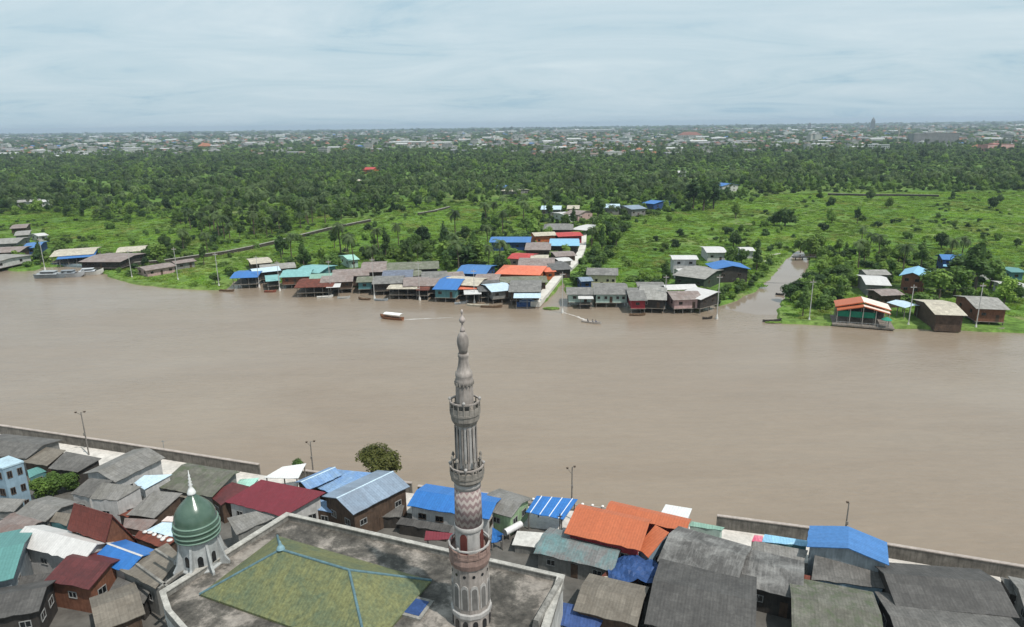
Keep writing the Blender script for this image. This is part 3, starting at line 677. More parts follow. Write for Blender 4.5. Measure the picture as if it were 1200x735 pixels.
# pale blue three storey house
a = P(3, 548, 10.2); b = P(26, 541, 10.2)
def block(label, c4, zt, wall, name='house', cat='house', g=TZ, trim=None, rows=2, cols=3, group=None):
    q = [P(*p, zt) for p in c4]; c = sum(q, Vector())/4; r = thing(name, label, cat, (c.x, c.y, g), 0, group)
    A = [p - Vector((c.x, c.y, 0)) for p in q]
    ar = sum(A[i].x*A[(i + 1) % 4].y - A[(i + 1) % 4].x*A[i].y for i in range(4))
    if ar < 0: A = A[::-1]
    FOOT.append((c.x, c.y, (A[0] - A[2]).length/2))
    H = zt - g
    w_ = M(); w_.hexa([(p.x, p.y, 0) for p in A], [(p.x, p.y, H - .15) for p in A]); ob('wall', w_, wall, r)
    t2 = M(); t2.hexa([(p.x*1.05, p.y*1.05, H - .147) for p in A], [(p.x*1.05, p.y*1.05, H + .1) for p in A]); ob('roof', t2, trim or CONC, r)
    for i in range(4):
        p0, p1 = A[i], A[(i + 1) % 4]; e = (p1 - p0).xy; n = Vector((e.y, -e.x)).normalized()
        if n.dot(Vector((-c.x, -c.y))) < .2*c.xy.length: continue
        for s in range(rows):
            for j in range(cols):
                p = p0.lerp(p1, (j + .5)/cols); window(r, (p.x, p.y, H/rows*(s + .52)), n, min(1.2, e.length/cols*.5), 1.15, FRAME_D)
    return r
block('pale blue rendered tall house at the left border with small dark windows', [(-22, 546), (10, 535), (27, 541), (3, 549)], 10.4, WBL, trim=plain((.42, .55, .62), .8, .2, .6), rows=3, cols=2)
# tarpaulin tent
c = P(742, 690, 2)
r = thing('tarpaulin', 'crumpled blue tarpaulin tent between the orange house and the dark roofs', 'tarpaulin', (c.x, c.y, TZ))
tm = M(); rng = random.Random(5); nx, ny = 14, 10; hx, hy = 3.4, 2.6
vs = []; 
for j in range(ny + 1):
    for i in range(nx + 1):
        x = -hx + 2*hx*i/nx; y = -hy + 2*hy*j/ny; z = 3.9 - .34*abs(x)*1.0 - .22*abs(y) + .16*sin(x*3.1 + y*2) + rng.uniform(-.08, .08); vs.append((x + rng.uniform(-.08, .08), y, z))
tm.add(vs, [(j*(nx + 1) + i, j*(nx + 1) + i + 1, (j + 1)*(nx + 1) + i + 1, (j + 1)*(nx + 1) + i) for j in range(ny) for i in range(nx)])
cl_ = ob('cloth', tm, plain((.03, .075, .21), .6, .35, .9), r); sm = cl_.modifiers.new('thickness', 'SOLIDIFY'); sm.thickness = .03
for sx in (-1, 1):
    for sy in (-1, 1): po = M(); po.tube((sx*3.1, sy*2.3, 0), (sx*3.1, sy*2.3, 2.35), .06); ob('post', po, POST, r)
# white sacks on the rusty roof
spots = [(170, 624.5), (176, 625), (181, 627), (187, 630), (191, 633), (194, 630), (199, 634)]
sk = M(); sk.lathe([(.12, 0), (.36, .05), (.42, .25), (.34, .45), (.12, .56), (.16, .64)], 10)
words = ['at the upper end of the scatter', 'second from the upper end', 'beside a darker rust patch', 'in the middle of the scatter', 'nearest the blue roof', 'on the ridge side', 'closest to the dome drum']
s0 = None
for p, wd in zip(spots, words):
    z = 6.0 if p[1] < 626 else 5.85
    c = P(*p, z); lab = 'white sack on the rusty red roof, ' + wd
    if s0 is None: s0 = tag(ob('sack', sk, plain((.7, .68, .65), .8, .15, 2), loc=(c.x, c.y, z), smooth=True), lab, 'sack', 'white sacks on the rusty roof'); s0.scale = (.8, .7, .6)
    else: dup(s0, (c.x, c.y, z), rng.uniform(0, 3), (rng.uniform(.55, .9), rng.uniform(.7, 1.1), rng.uniform(.45, .75)), lab)
# white cylinder tank
c = P(601, 617, 3.6); r = thing('water_tank', 'white lying cylinder tank beside the blue awning at the minaret', 'tank', (c.x, c.y, TZ), .75)
tk = M(); tk.tube((-1.6, 0, 1.3), (1.6, 0, 1.3), .5, n=20); ob('body', tk, plain((.72, .71, .70), .6, .15, 1), r, smooth=False)
for x in (-1, 1): s_ = M(); s_.box(x - .1, x + .1, -.4, .4, 0, .86); ob('stand', s_, POST, r)
for x in (-1.62, 1.6): s_ = M(); s_.tube((x, 0, 1.3), (x + .03, 0, 1.3), .53, n=20); ob('end_ring', s_, FRAME, r)
# satellite dish
c = P(29.5, 578, 4.2); r = thing('satellite_dish', 'small white satellite dish at the foot of the pale blue house', 'dish', (c.x, c.y, TZ))
dm = M(); dm.lathe([(.02, 0), (.25, .05), (.45, .17), (.55, .27)], 16, cap=False); d_ = ob('dish', dm, plain((.75, .75, .74), .5, .08, 2), r, loc=(0, 0, 2.3), smooth=True); d_.rotation_euler = (R(55), 0, R(20))
dm = M(); dm.tube((0, 0, 0), (0, 0, 2.3), .05); ob('mast', dm, POST, r)
# street lamps / poles on the near bank
def lamp(label, px, z0, top_px, arms, mat=POST):
    b = P(*px, z0); dist = b.xy.length
    # height so that the top falls where it does in the photo
    hh = 4
    for k in range(200):
        if proj(b.x, b.y, z0 + hh)[1] <= top_px: break
        hh += .1
    r = thing('street_lamp', label, 'street lamp', (b.x, b.y, z0))
    m = M(); m.tube((0, 0, -.2), (0, 0, hh), .13, .08, 8); ob('pole', m, mat, r)
    for dx, up in arms:
        m = M(); m.tube((0, 0, hh - 1.0*(1 - up)), (dx*.7, -.2, hh + up*.2), .045, .04, 6); a_ = ob('arm', m, mat, r)
        m = M(); z = hh + up*.2; x = dx*.7
        m.hexa([(x - .12, -.32, z - .1), (x + .12, -.32, z - .1), (x + .12, -.12, z - .1), (x - .12, -.12, z - .1)], [(x - .18, -.36, z + .12), (x + .18, -.36, z + .12), (x + .18, -.08, z + .12), (x - .18, -.08, z + .12)]); ob('lamp_head', m, FRAME_D, r)
    m = M(); m.box(-.14, .14, -.3, -.12, hh*.45, hh*.45 + .5); ob('control_box', m, POST, r)
    return r
lamp('tall dark street lamp with two heads on the pale riverside path by the grey sheds', (104, 531.5), 2.45, 484, ((-1.1, .5), (1.2, 1)))
lamp('dark street lamp with two heads behind the white canopy and the narrow blue roof', (367, 553), 2.45, 518, ((-.8, .2), (1.1, 1)))
lamp('dark street lamp standing beside the blue ribbed canopy', (670, 590), 2.45, 548, ((.5, 1), (-1.1, -.2)))
lamp('dark street lamp rising behind the bright blue gabled roof', (989, 634), 2.45, 590, ((-.5, 1),))
b = P(656, 640, TZ); r = thing('post', 'bare dark post standing by the white roof terrace below the blue canopy', 'post', (b.x, b.y, TZ)); m = M(); m.tube((0, 0, -.2), (0, 0, 5.2), .11, .09); ob('shaft', m, WDK, r); m = M(); m.box(-.35, .35, -.04, .04, 4.7, 4.8); ob('crossbar', m, WDK, r)
b = P(193, 531, 2.4); r = thing('mast', 'thin bare metal mast by the river wall next to the broad grey gabled house', 'mast', (b.x, b.y, 2.4))
m = M(); m.tube((0, 0, -.2), (0, 0, 2.6), .05); ob('pole', m, FRAME, r); m = M(); m.box(-.3, .3, -.03, .03, 2.3, 2.4); ob('crossbar', m, FRAME, r)
# ================================================================== MOSQUE
MZ = 9.0
ROOFTOP, t, b = newmat('stained_rooftop'); v = coords(t)
n1_ = noise(t, v, .22, 8, .75, .15); n2_ = noise(t, v, .7, 6, .7)
c_ = ramp(t, n1_, (.38, (.04, .036, .03)), (.49, (.105, .094, .08)), (.57, (.25, .22, .19)), (.72, (.33, .295, .26)))
c_ = mixc(t, 1.0, c_, ramp(t, n2_, (.3, .6), (.7, 1.3)), 'MULTIPLY'); link(t, c_, b.inputs['Base Color']); b.inputs['Roughness'].default_value = .9
pk = [P(u, v, MZ + 1.0) for u, v in ((188, 692), (336, 600), (660, 673))]
c0 = pk[1]
dv = (pk[2] - pk[1]); dv.z = 0; LX = dv.length; dv.normalize(); nv = Vector((dv.y, -dv.x, 0))
LY = (pk[0] - pk[1]).dot(nv)
sk_ = (pk[0] - pk[1]).dot(dv)
mrz = math.atan2(dv.y, dv.x)
mo = thing('mosque', 'white mosque with a stained flat roof, a green hipped centre roof and a green dome', 'mosque', (c0.x, c0.y, TZ), mrz)
H = MZ - TZ
def ml(x, y): return (x, y)
# local: x along the river-side parapet, y negative towards the camera
foot = [(0, 0), (sk_, -LY), (sk_ + 24, -LY - 20), (LX + 2, -LY - 20), (LX, 0)]
area = 0
foot = [(0, 0), (sk_, -LY), (sk_ + 3, -LY - 2.0), (LX*.9, -LY - 16), (LX + 1.5, -14), (LX, 0)]
WALLM = plain((.50, .49, .46), .85, .35, .5)
m = M(); m.prism(foot, 0, H - .01); ob('wall', m, WALLM, mo)
inn = [(x, y) for x, y in foot]
cx_ = sum(p[0] for p in foot)/6; cy_ = sum(p[1] for p in foot)/6
def shrink(p, k): return [(cx_ + (x - cx_)*k, cy_ + (y - cy_)*k) for x, y in p]
m = M(); m.prism(shrink(foot, .985), H - .008, H + .06); rf = ob('flat_roof', m, ROOFTOP, mo)
# parapet
PAR = plain((.27, .255, .23), .9, .45, .6)
m = M()
o1 = shrink(foot, 1.004); i1 = shrink(foot, .975)
for k in range(6):
    a, b2 = o1[k], o1[(k + 1) % 6]; c2, d2 = i1[(k + 1) % 6], i1[k]
    q = [a, d2, c2, b2]
    ar = sum(q[i][0]*q[(i + 1) % 4][1] - q[(i + 1) % 4][0]*q[i][1] for i in range(4))
    if ar < 0: q = q[::-1]
    m.hexa([(*p, H - .3) for p in q], [(*p, H + .75) for p in q])
ob('parapet', m, PAR, mo)
m = M()
o1 = shrink(foot, 1.01); i1 = shrink(foot, .969)
for k in range(6):
    a, b2 = o1[k], o1[(k + 1) % 6]; c2, d2 = i1[(k + 1) % 6], i1[k]; q = [a, d2, c2, b2]
    ar = sum(q[i][0]*q[(i + 1) % 4][1] - q[(i + 1) % 4][0]*q[i][1] for i in range(4))
    if ar < 0: q = q[::-1]
    m.hexa([(*p, H + .75) for p in q], [(*p, H + .87) for p in q])
ob('parapet_coping', m, plain((.44, .42, .38), .9, .35, .8), mo)
# arched windows on the wall facing the camera (left front)
def arch_poly(w_, h_, n=8):
    pts = [(-w_/2, 0), (w_/2, 0)] + [(w_/2*cos(pi*i/n), h_ - w_/2 + (w_/2)*1.25*sin(pi*i/n)) for i in range(0, n + 1)]
    return pts
def arch(par, name, c, n, w_, h_, mat, d0=-.05, d1=.08):
    tx, ty = -n[1], n[0]; pl = arch_poly(w_, h_); k = len(pl)
    vs = [(c[0] + tx*x + n[0]*d, c[1] + ty*x + n[1]*d, c[2] + z) for d in (d0, d1) for x, z in pl]
    mm = M(); mm.add(vs, [tuple(range(k - 1, -1, -1)), tuple(range(k, 2*k))] + [(i, (i + 1) % k, k + (i + 1) % k, k + i) for i in range(k)])
    return ob(name, mm, mat, par)
for k in (1, 2, 3):
    a = Vector(foot[k]); b2 = Vector(foot[(k + 1) % 6]); e = b2 - a; Ln = e.length; n = Vector((e.y, -e.x)).normalized()
    if n.dot(Vector((cx_, cy_)) - a) > 0: n = -n
    nw = max(1, int(Ln/3.4))
    for i in range(nw):
        p = a + e*(i + .5)/nw
        f = arch(mo, 'window', (p.x, p.y, 1.6), n, 2.0, 3.6, plain((.55, .54, .5), .8, .2, 1), -.05, .07); arch(f, 'pane', (p.x, p.y, 1.75), n, 1.6, 3.2, GLASS, .06, .1)
def toM(p):      # world point to the mosque's frame
    q = p - Vector((c0.x, c0.y, 0)); return Vector((q.x*cos(mrz) + q.y*sin(mrz), -q.x*sin(mrz) + q.y*cos(mrz), p.z - TZ))
# raised hipped roof, yellow green with pale blue ridges
HZ = MZ + .35; RZ_ = MZ + 4.0
A = toM(P(329, 644, RZ_)); B = toM(P(409, 668, RZ_)); E1 = toM(P(241, 691, HZ)); E2 = toM(P(491, 676, HZ))
ux = (B - A); ux.z = 0; LR = ux.length; ux.normalize(); uy = Vector((ux.y, -ux.x, 0))
hw = max((E1 - A).dot(uy), 4.5); he = max(-(E1 - A).dot(ux), 1.5)
hb2 = abs((E2 - A).dot(uy)); h2 = (E2 - B).dot(ux)
HF = max(hw, hb2)
def pt(x, y, z): q = A + ux*x + uy*y; return (q.x, q.y, z)
zR = RZ_ - TZ; zE = HZ - TZ
he2 = max(h2, he)
he = he2 = (he + he2)/2
bt = [pt(-he, HF, zE), pt(LR + he2, HF, zE), pt(LR + he2, -HF, zE), pt(-he, -HF, zE)]
if True:
    rd = [pt(0, 0, zR), pt(LR, 0, zR)]
    m = M(); m.add(bt + rd + [(x, y, z - .25) for x, y, z in bt], [(0, 1, 5, 4), (1, 2, 5), (2, 3, 4, 5), (3, 0, 4), (6, 7, 1, 0), (7, 8, 2, 1), (8, 9, 3, 2), (9, 6, 0, 3), (6, 9, 8, 7)])
    YG = roofm((.165, .17, .072), (.085, .115, .07), .9, .7, pw=.35, ph=.35, tint=.05, ribamt=.04)
    hr = ob('hipped_roof', m, YG, mo)
    m = M()
    for p, q in ((rd[0], rd[1]), (rd[0], bt[0]), (rd[0], bt[3]), (rd[1], bt[1]), (rd[1], bt[2])): m.tube(p, q, .15, n=8)
    ob('ridge_tile', m, plain((.11, .19, .215), .7, .3, 1), hr)
    m = M(); m.lathe([(.5, 0), (.38, .25), (.2, .5), (.12, .9), (.02, 1.1)], 12, (rd[0][0], rd[0][1])); 
    m.v = [(x, y, z + zR + .1) for x, y, z in m.v]; ob('ridge_ornament', m, plain((.20, .33, .38), .6, .2, 1), hr)
    ins = [((x - (bt[0][0] + bt[2][0])/2)*.94 + (bt[0][0] + bt[2][0])/2, (y - (bt[0][1] + bt[2][1])/2)*.94 + (bt[0][1] + bt[2][1])/2) for x, y, z in bt]
    m = M(); m.prism(ins, H - .3, zE - .26); ob('roof_curb', m, WALLM, mo)
# ---- dome on its octagonal drum
cD = P(237, 660, MZ + .1); dl = toM(cD); dx_, dy_ = dl.x, dl.y
SC = cD.xy.length/cos(0)  # distance
pm = 1/(FPX/ (cD.y*cos(PITCH) + (CH - MZ)*sin(PITCH)))      # metres per photo pixel there
DG, t, b = newmat('dome_green'); v = coords(t); c_ = ramp(t, noise(t, v, .8, 5, .6), (.3, (.048, .092, .064)), (.7, (.085, .135, .100)))
link(t, c_, b.inputs['Base Color']); b.inputs['Roughness'].default_value = .22; b.inputs['Specular IOR Level'].default_value = .6
DW = plain((.40, .41, .405), .75, .25, 1.2); RING = plain((.15, .23, .18), .5, .15, 1)
Rd = 24.8*pm
drum = M(); dh = 4.1
drum.lathe([(Rd*.96, 0), (Rd*.96, .12), (Rd*.86, .3), (Rd*.86, dh)], 8, (dx_, dy_), ph=pi/8)
drum.v = [(x, y, z + H + .05) for x, y, z in drum.v]; dr = ob('dome_drum', drum, DW, mo)
for k in range(8):
    a = pi/8 + k*pi/4; f = M(); q = []
    for s_ in (-.14, .14):
        for rr, zz in ((Rd*.84, 0), (Rd*1.30, 0), (Rd*1.30, .4), (Rd*1.12, 1.1), (Rd*1.05, 1.9), (Rd*.84, dh)):
            q.append((dx_ + rr*cos(a) - s_*sin(a), dy_ + rr*sin(a) + s_*cos(a), zz + H + .04))
    f.add(q, [(5, 4, 3, 2, 1, 0), (6, 7, 8, 9, 10, 11)] + [(i, (i + 1) % 6, 6 + (i + 1) % 6, 6 + i) for i in range(6)]); ob('buttress', f, DW, dr)
    a2 = k*pi/4; rr = Rd*.86*cos(pi/8)
    arch(dr, 'window', (dx_ + rr*cos(a2), dy_ + rr*sin(a2), H + .85), (cos(a2), sin(a2)), .62, 1.35, GLASS, -.05, .03)
dz = H + dh + .06; Hd = Rd*2.12
prof = [(Rd*.93, 0)]
def onion(t_):        # radius against height, 0..1
    pts_ = [(0, .95), (.08, .97), (.2, .99), (.33, 1.0), (.36, .93), (.42, .92), (.5, .90), (.6, .82), (.7, .68), (.8, .48), (.88, .32), (.94, .20), (1.0, .10)]
    for (a, x), (b2, y) in zip(pts_, pts_[1:]):
        if a <= t_ <= b2: return x + (y - x)*(t_ - a)/(b2 - a)
    return .1
dm = M(); st = [0, .09, .1, .11, .2, .21, .22, .3, .31, .32, .37, .42, .5, .56, .62, .68, .74, .79, .84, .88, .92, .96, 1.0]
dm.lathe([(Rd*onion(s), s*Hd) for s in st], 36, (0, 0)); d_ob = ob('dome', dm, DG, mo, loc=(dx_, dy_, dz), smooth=True)
for s in (.02, .12, .24, .355):
    rg = M(); rr = Rd*onion(s) + .02; rg.lathe([(rr - .06, s*Hd - .09), (rr + .12, s*Hd - .06), (rr + .12, s*Hd + .06), (rr - .06, s*Hd + .09)], 36, cap=False); ob('ring', rg, RING, d_ob, smooth=True)
fn = M(); k_ = Rd*.10
fn.lathe([(.48, Hd - .12), (.5, Hd + .1), (.34, Hd + .5), (.14, Hd + .9), (.26, Hd + 1.1), (.12, Hd + 1.3), (.22, Hd + 1.5), (.1, Hd + 1.7), (.18, Hd + 1.9), (.08, Hd + 2.1), (.14, Hd + 2.3), (.05, Hd + 2.5), (.02, Hd + 3.0)], 14)
ob('finial', fn, plain((.78, .78, .76), .5, .1, 2), d_ob, smooth=True)
# low kerbs and pipe runs on the flat roof
for (u0, v0, u1, v1) in ((160, 661, 200, 690), (182, 644, 214, 664), (186, 690, 232, 655)):
    a = toM(P(u0, v0, MZ + .3)); b2 = toM(P(u1, v1, MZ + .3)); e = (b2 - a).normalized(); s_ = Vector((-e.y, e.x, 0))*.14
    m = M(); m.hexa([(*(p.xy), H + .03) for p in (a - s_, b2 - s_, b2 + s_, a + s_)], [(*(p.xy), H + .4) for p in (a - s_, b2 - s_, b2 + s_, a + s_)]); ob('kerb', m, PAR, mo)
# penthouse ridge right of the minaret and sunken light well left of it
a = toM(P(628, 735, MZ + .4)); b2 = toM(P(657, 678, MZ + 1.2))
e = (b2 - a).normalized(); s_ = Vector((-e.y, e.x, 0))*.45
m = M(); m.hexa([(*(p.xy), H + .03) for p in (a - s_, b2 - s_, b2 + s_, a + s_)], [(*(p.xy), H + 1.25) for p in (a - s_*.6, b2 - s_*.6, b2 + s_*.6, a + s_*.6)]); ob('roof_ridge_wall', m, PAR, mo)
a = toM(P(480, 712, MZ)); m = M(); m.box(a.x - 2.2, a.x + 2.2, a.y - 1.6, a.y + 1.6, H + .02, H + .3); m2 = ob('light_well_kerb', m, PAR, mo)
m = M(); m.box(a.x - 1.8, a.x + 1.8, a.y - 1.2, a.y + 1.2, H + .305, H + .34); ob('light_well_cover', m, WNAVY, m2)
# ================================================================== MINARET
MX, MY = -4.72, 62.0
mi_ = thing('minaret', 'tall grey and white minaret with a zigzag band, three ring balconies and an onion top', 'minaret', (MX, MY, TZ))
def zv(v): # height of a photo row on the minaret's axis
    r_ = ray(546, v); return CH + r_[2]*MY/r_[1] - TZ
def wr(px, v): # radius for a width in photo pixels
    d = MY*cos(PITCH) - (zv(v) + TZ - CH)*sin(PITCH); return px/2*d/FPX
MW = plain((.34, .30, .27), .8, .35, .9); MWH = plain((.40, .38, .36), .75, .25, 1.0); MGR = plain((.27, .245, .215), .85, .35, 1.2); MPK = plain((.28, .19, .16), .85, .3, 1.0)
def L_(rows, n=24, mat=MW, name='shaft', par=None, smooth=True, ph=0):
    m = M(); m.lathe([(wr(p, v), zv(v)) for v, p in rows][::-1], n, ph=ph); return ob(name, m, mat, par or mi_, smooth=smooth)
L_([(362.5, .8), (364, 3), (366, 3.2), (367, 2), (369, 1.6), (371, 3), (373, 6.5), (375, 7.8), (377.5, 6), (379, 2.4), (382, 2), (384, 3.5), (386, 5.5), (388.5, 6)], 14, plain((.42, .36, .33), .5, .2, 2), 'finial')
L_([(388, 5), (392, 10.5), (396, 13.2), (400, 14.2), (404, 13.6), (409, 11.2), (414, 9.5)], 20, MW, 'onion_top')
L_([(414, 12.5), (417, 13), (419, 11.8), (421, 11.6), (426, 12.6), (431, 14.8), (435, 17.5), (436, 20), (440, 20.4), (442, 19), (444, 21.4), (449, 22), (450, 19.8)], 24, MW, 'spire_base')
L_([(450.2, 20.4), (472, 21.2)], 12, MW, 'upper_shaft', smooth=False)
c_ = M()
for k in range(16):
    a = 2*pi*k/16; rr = wr(21.6, 448); c_.box(rr*cos(a) - .07, rr*cos(a) + .07, rr*sin(a) - .07, rr*sin(a) + .07, zv(450), zv(446.5))
ob('crenel_band', c_, MGR, mi_)
def pilasters(par, v0, v1, px, n, mat, w_=.1):
    m = M()
    for k in range(n):
        a = 2*pi*(k + .5)/n; r0 = wr(px, (v0 + v1)/2); x, y = r0*cos(a), r0*sin(a); tx, ty = -sin(a)*w_, cos(a)*w_; nx, ny = cos(a)*.09, sin(a)*.09
        q = [(x - tx - nx, y - ty - ny), (x - tx + nx, y - ty + ny), (x + tx + nx, y + ty + ny), (x + tx - nx, y + ty - ny)]
        ar = sum(q[i][0]*q[(i + 1) % 4][1] - q[(i + 1) % 4][0]*q[i][1] for i in range(4)); q = q if ar > 0 else q[::-1]
        m.hexa([(*p, zv(v1)) for p in q], [(*p, zv(v0)) for p in q])
    ob('pilaster', m, mat, par)
def slits(par, v0, v1, px, n, w_=.17, mat=GLASS, ph=0):
    for k in range(n):
        a = 2*pi*k/n + ph; rr = wr(px, (v0 + v1)/2)*cos(pi/12); arch(par, 'slit_window', (rr*cos(a), rr*sin(a), zv(v1)), (cos(a), sin(a)), w_*2, zv(v0) - zv(v1), mat, -.06, .05)
def balcony(vt, vb, w_top, w_bot, vc, wc, mat=MGR, nb=16, railw=None):
    """corbelled gallery: vt rail top, vb floor; tapers to width wc at row vc"""
    b_o = L_([(vb - 1.2, w_top - 3), (vb - .8, w_top), (vb + 1.5, w_top), (vb + 2.5, w_top - 2), ((vb + vc)/2 + 1, (w_top + wc)/2 + 3), (vc - 1, wc + 2.5), (vc, wc)], 16, mat, 'balcony', smooth=False)
    rr = wr(w_top - 1.2, vt); z0, z1 = zv(vb - .8), zv(vt)
    m = M(); m.lathe([(rr - .1, z1 - .12), (rr + .08, z1 - .12), (rr + .08, z1 + .02), (rr - .1, z1 + .02), (rr - .1, z1 - .12)], 16, cap=False); rl = ob('railing', m, MWH if mat is MPK else MW, b_o)
    m = M()
    for k in range(nb):
        a = 2*pi*k/nb; x, y = rr*cos(a), rr*sin(a); m.tube((x, y, z0 - .02), (x, y, z1 - .1), .075, .06, 6)
    ob('baluster', m, mat, rl)
    m = M(); m.lathe([(rr - .05, z0 - .01), (rr + .03, z0 - .01), (rr + .03, z0 + (z1 - z0)*.45), (rr - .05, z0 + (z1 - z0)*.45), (rr - .05, z0 - .01)], 16, cap=False); ob('railing_panel', m, mat, rl)
    for k in range(4):
        a = 2*pi*(k*4)/nb; x, y = rr*cos(a), rr*sin(a); s = M(); s.lathe([(.1, z1), (.16, z1 + .1), (.16, z1 + .22), (.05, z1 + .34)], 8, (x, y)); ob('newel', s, MWH, rl)
    return b_o
balcony(468.5, 482, 36, 24, 496, 25)
s2 = L_([(495, 24.5), (545, 25.5)], 12, MWH, 'middle_shaft', smooth=False); pilasters(s2, 497, 545, 24.4, 12, MW, .08); slits(s2, 499, 538, 25, 12, .13, ph=pi/12)
balcony(543.5, 553, 40.5, 32, 563, 31)
# colonnettes standing on the middle gallery
m = M()
for k in range(10):
    a = 2*pi*(k + .5)/10; rr = wr(34, 540); m.tube((rr*cos(a), rr*sin(a), zv(552)), (rr*cos(a), rr*sin(a), zv(536)), .1, .07, 8); m.lathe([(.1, zv(536)), (.17, zv(535)), (.13, zv(533)), (.03, zv(531))], 8, (rr*cos(a), rr*sin(a)))
ob('gallery_finial', m, MGR, mi_)
ZIG, t, b = newmat('zigzag_plaster'); tcn = N(t, 'ShaderNodeTexCoord'); sp = N(t, 'ShaderNodeSeparateXYZ'); link(t, tcn.outputs['Object'], sp.inputs[0])
ang = mth(t, 'ARCTAN2', sp.outputs[1], sp.outputs[0]); tri = mth(t, 'PINGPONG', mth(t, 'MULTIPLY', ang, 14/(2*pi)*1.0), .5)
zz_ = mth(t, 'ADD', mth(t, 'DIVIDE', sp.outputs[2], .82), mth(t, 'MULTIPLY', tri, .9)); fr = mth(t, 'FRACT', zz_)
zc = ramp(t, fr, (.0, (.24, .17, .165)), (.38, (.24, .17, .165)), (.52, (.40, .345, .315)), (.88, (.40, .345, .315)), (1.0, (.24, .17, .165)))
zc = mixc(t, 1.0, zc, ramp(t, noise(t, coords(t), 1.3, 5), (.3, .75), (.7, 1.1)), 'MULTIPLY'); link(t, zc, b.inputs['Base Color']); b.inputs['Roughness'].default_value = .8
L_([(562.5, 31), (569, 31.5)], 24, MWH, 'white_band')
L_([(569.2, 31.3), (612, 32.4)], 24, ZIG, 'zigzag_shaft')
L_([(611.5, 33), (612, 34.5), (616, 34.6), (617, 33)], 24, MWH, 'ring_moulding')
s3 = L_([(617, 32.2), (646, 33)], 12, MWH, 'lower_shaft', smooth=False)
for k in range(4):
    a = 2*pi*k/4 - pi/2 - .35; rr = wr(32.4, 630)*cos(pi/12); arch(s3, 'door', (rr*cos(a), rr*sin(a), zv(642)), (cos(a), sin(a)), .75, zv(619) - zv(642), plain((.13, .035, .028), .7, .2, 1), -.08, .07)
balcony(633, 642, 49, 44, 657, 43.5, MPK, 12)
s4 = L_([(656.5, 43.2), (708, 44)], 12, MW, 'base_shaft', smooth=False)
for k in range(12):
    a = 2*pi*(k + .5)/12; rr = wr(43.6, 665)*cos(pi/12)
    m = M(); m.tube((rr*cos(a) - .03*cos(a), rr*sin(a) - .03*sin(a), zv(664)), (rr*cos(a)*1.015, rr*sin(a)*1.015, zv(664)), .17, n=10); ob('round_vent', m, GLASS, s4)
    f = arch(s4, 'arch_frame', (rr*cos(a), rr*sin(a), zv(701)), (cos(a), sin(a)), .82, zv(675) - zv(701), MWH, -.05, .09); arch(f, 'arch_recess', (rr*cos(a), rr*sin(a), zv(701) + .02), (cos(a), sin(a)), .58, zv(678) - zv(701), plain((.16, .15, .14), .9, .3, 1), -.02, .1)
L_([(706, 45), (707, 48), (711, 48), (712, 45)], 12, MWH, 'base_ring', smooth=False)
m = M(); m.lathe([(wr(46, 720), 0), (wr(45, 720), zv(711))], 12); s5 = ob('pedestal', m, MW, mi_)
for k in range(12):
    a = 2*pi*(k + .5)/12; rr = wr(45.4, 725)*cos(pi/12); arch(s5, 'niche', (rr*cos(a), rr*sin(a), zv(735)), (cos(a), sin(a)), .55, zv(715) - zv(735), GLASS, -.03, .05)
FOOT.append((c0.x + 8, c0.y - 8, 22))
# ================================================================== FAR BANK HOUSES
# sheet roofs over there are paler
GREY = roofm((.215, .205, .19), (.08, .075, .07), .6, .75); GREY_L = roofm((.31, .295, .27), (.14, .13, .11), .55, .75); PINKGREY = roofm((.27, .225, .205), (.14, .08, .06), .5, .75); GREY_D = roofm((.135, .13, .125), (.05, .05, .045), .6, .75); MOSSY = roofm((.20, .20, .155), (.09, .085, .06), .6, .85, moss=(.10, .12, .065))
def F(label, A, B, E, roof, wall, zr=5.6, ze=4.2, floor=1.5, g=.25, **kw):
    kw.setdefault('over', .8); kw.setdefault('sink', 1.3); kw.setdefault('frame', FRAME_D)
    return gable(label, A, B, E, zr, ze, roof, wall, g=g, floor=floor, **kw)
def FL(label, A, B, E, roof, wall, zr=5.4, ze=3.9, **kw):       # on dry land
    return F(label, A, B, E, roof, wall, zr, ze, floor=0, g=GZ, **kw)
INN = dict(inner=WDK, deck=1)
# at the left border
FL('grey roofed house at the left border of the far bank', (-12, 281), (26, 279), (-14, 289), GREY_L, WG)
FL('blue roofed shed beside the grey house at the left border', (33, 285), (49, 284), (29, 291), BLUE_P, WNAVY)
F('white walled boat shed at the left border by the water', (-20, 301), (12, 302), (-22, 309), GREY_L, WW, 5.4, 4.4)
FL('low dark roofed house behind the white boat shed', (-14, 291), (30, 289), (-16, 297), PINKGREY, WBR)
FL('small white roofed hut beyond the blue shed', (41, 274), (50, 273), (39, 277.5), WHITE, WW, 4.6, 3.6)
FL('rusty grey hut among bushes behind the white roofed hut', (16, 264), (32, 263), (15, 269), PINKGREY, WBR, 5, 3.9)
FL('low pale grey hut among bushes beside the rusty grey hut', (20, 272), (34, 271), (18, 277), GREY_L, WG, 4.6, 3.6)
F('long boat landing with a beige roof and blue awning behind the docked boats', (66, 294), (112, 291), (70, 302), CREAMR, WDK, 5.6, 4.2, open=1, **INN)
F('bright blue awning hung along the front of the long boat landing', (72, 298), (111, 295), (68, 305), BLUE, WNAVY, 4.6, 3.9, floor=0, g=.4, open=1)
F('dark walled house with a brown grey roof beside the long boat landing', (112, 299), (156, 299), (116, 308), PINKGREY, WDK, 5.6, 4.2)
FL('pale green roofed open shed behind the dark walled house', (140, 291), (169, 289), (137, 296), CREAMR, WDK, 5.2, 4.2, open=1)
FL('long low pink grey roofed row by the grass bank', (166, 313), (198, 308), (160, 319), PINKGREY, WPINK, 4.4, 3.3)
FL('small grey roofed end house of the low pink grey row', (203, 306), (224, 303), (201, 310), PINKGREY, WG, 4.2, 3.2)
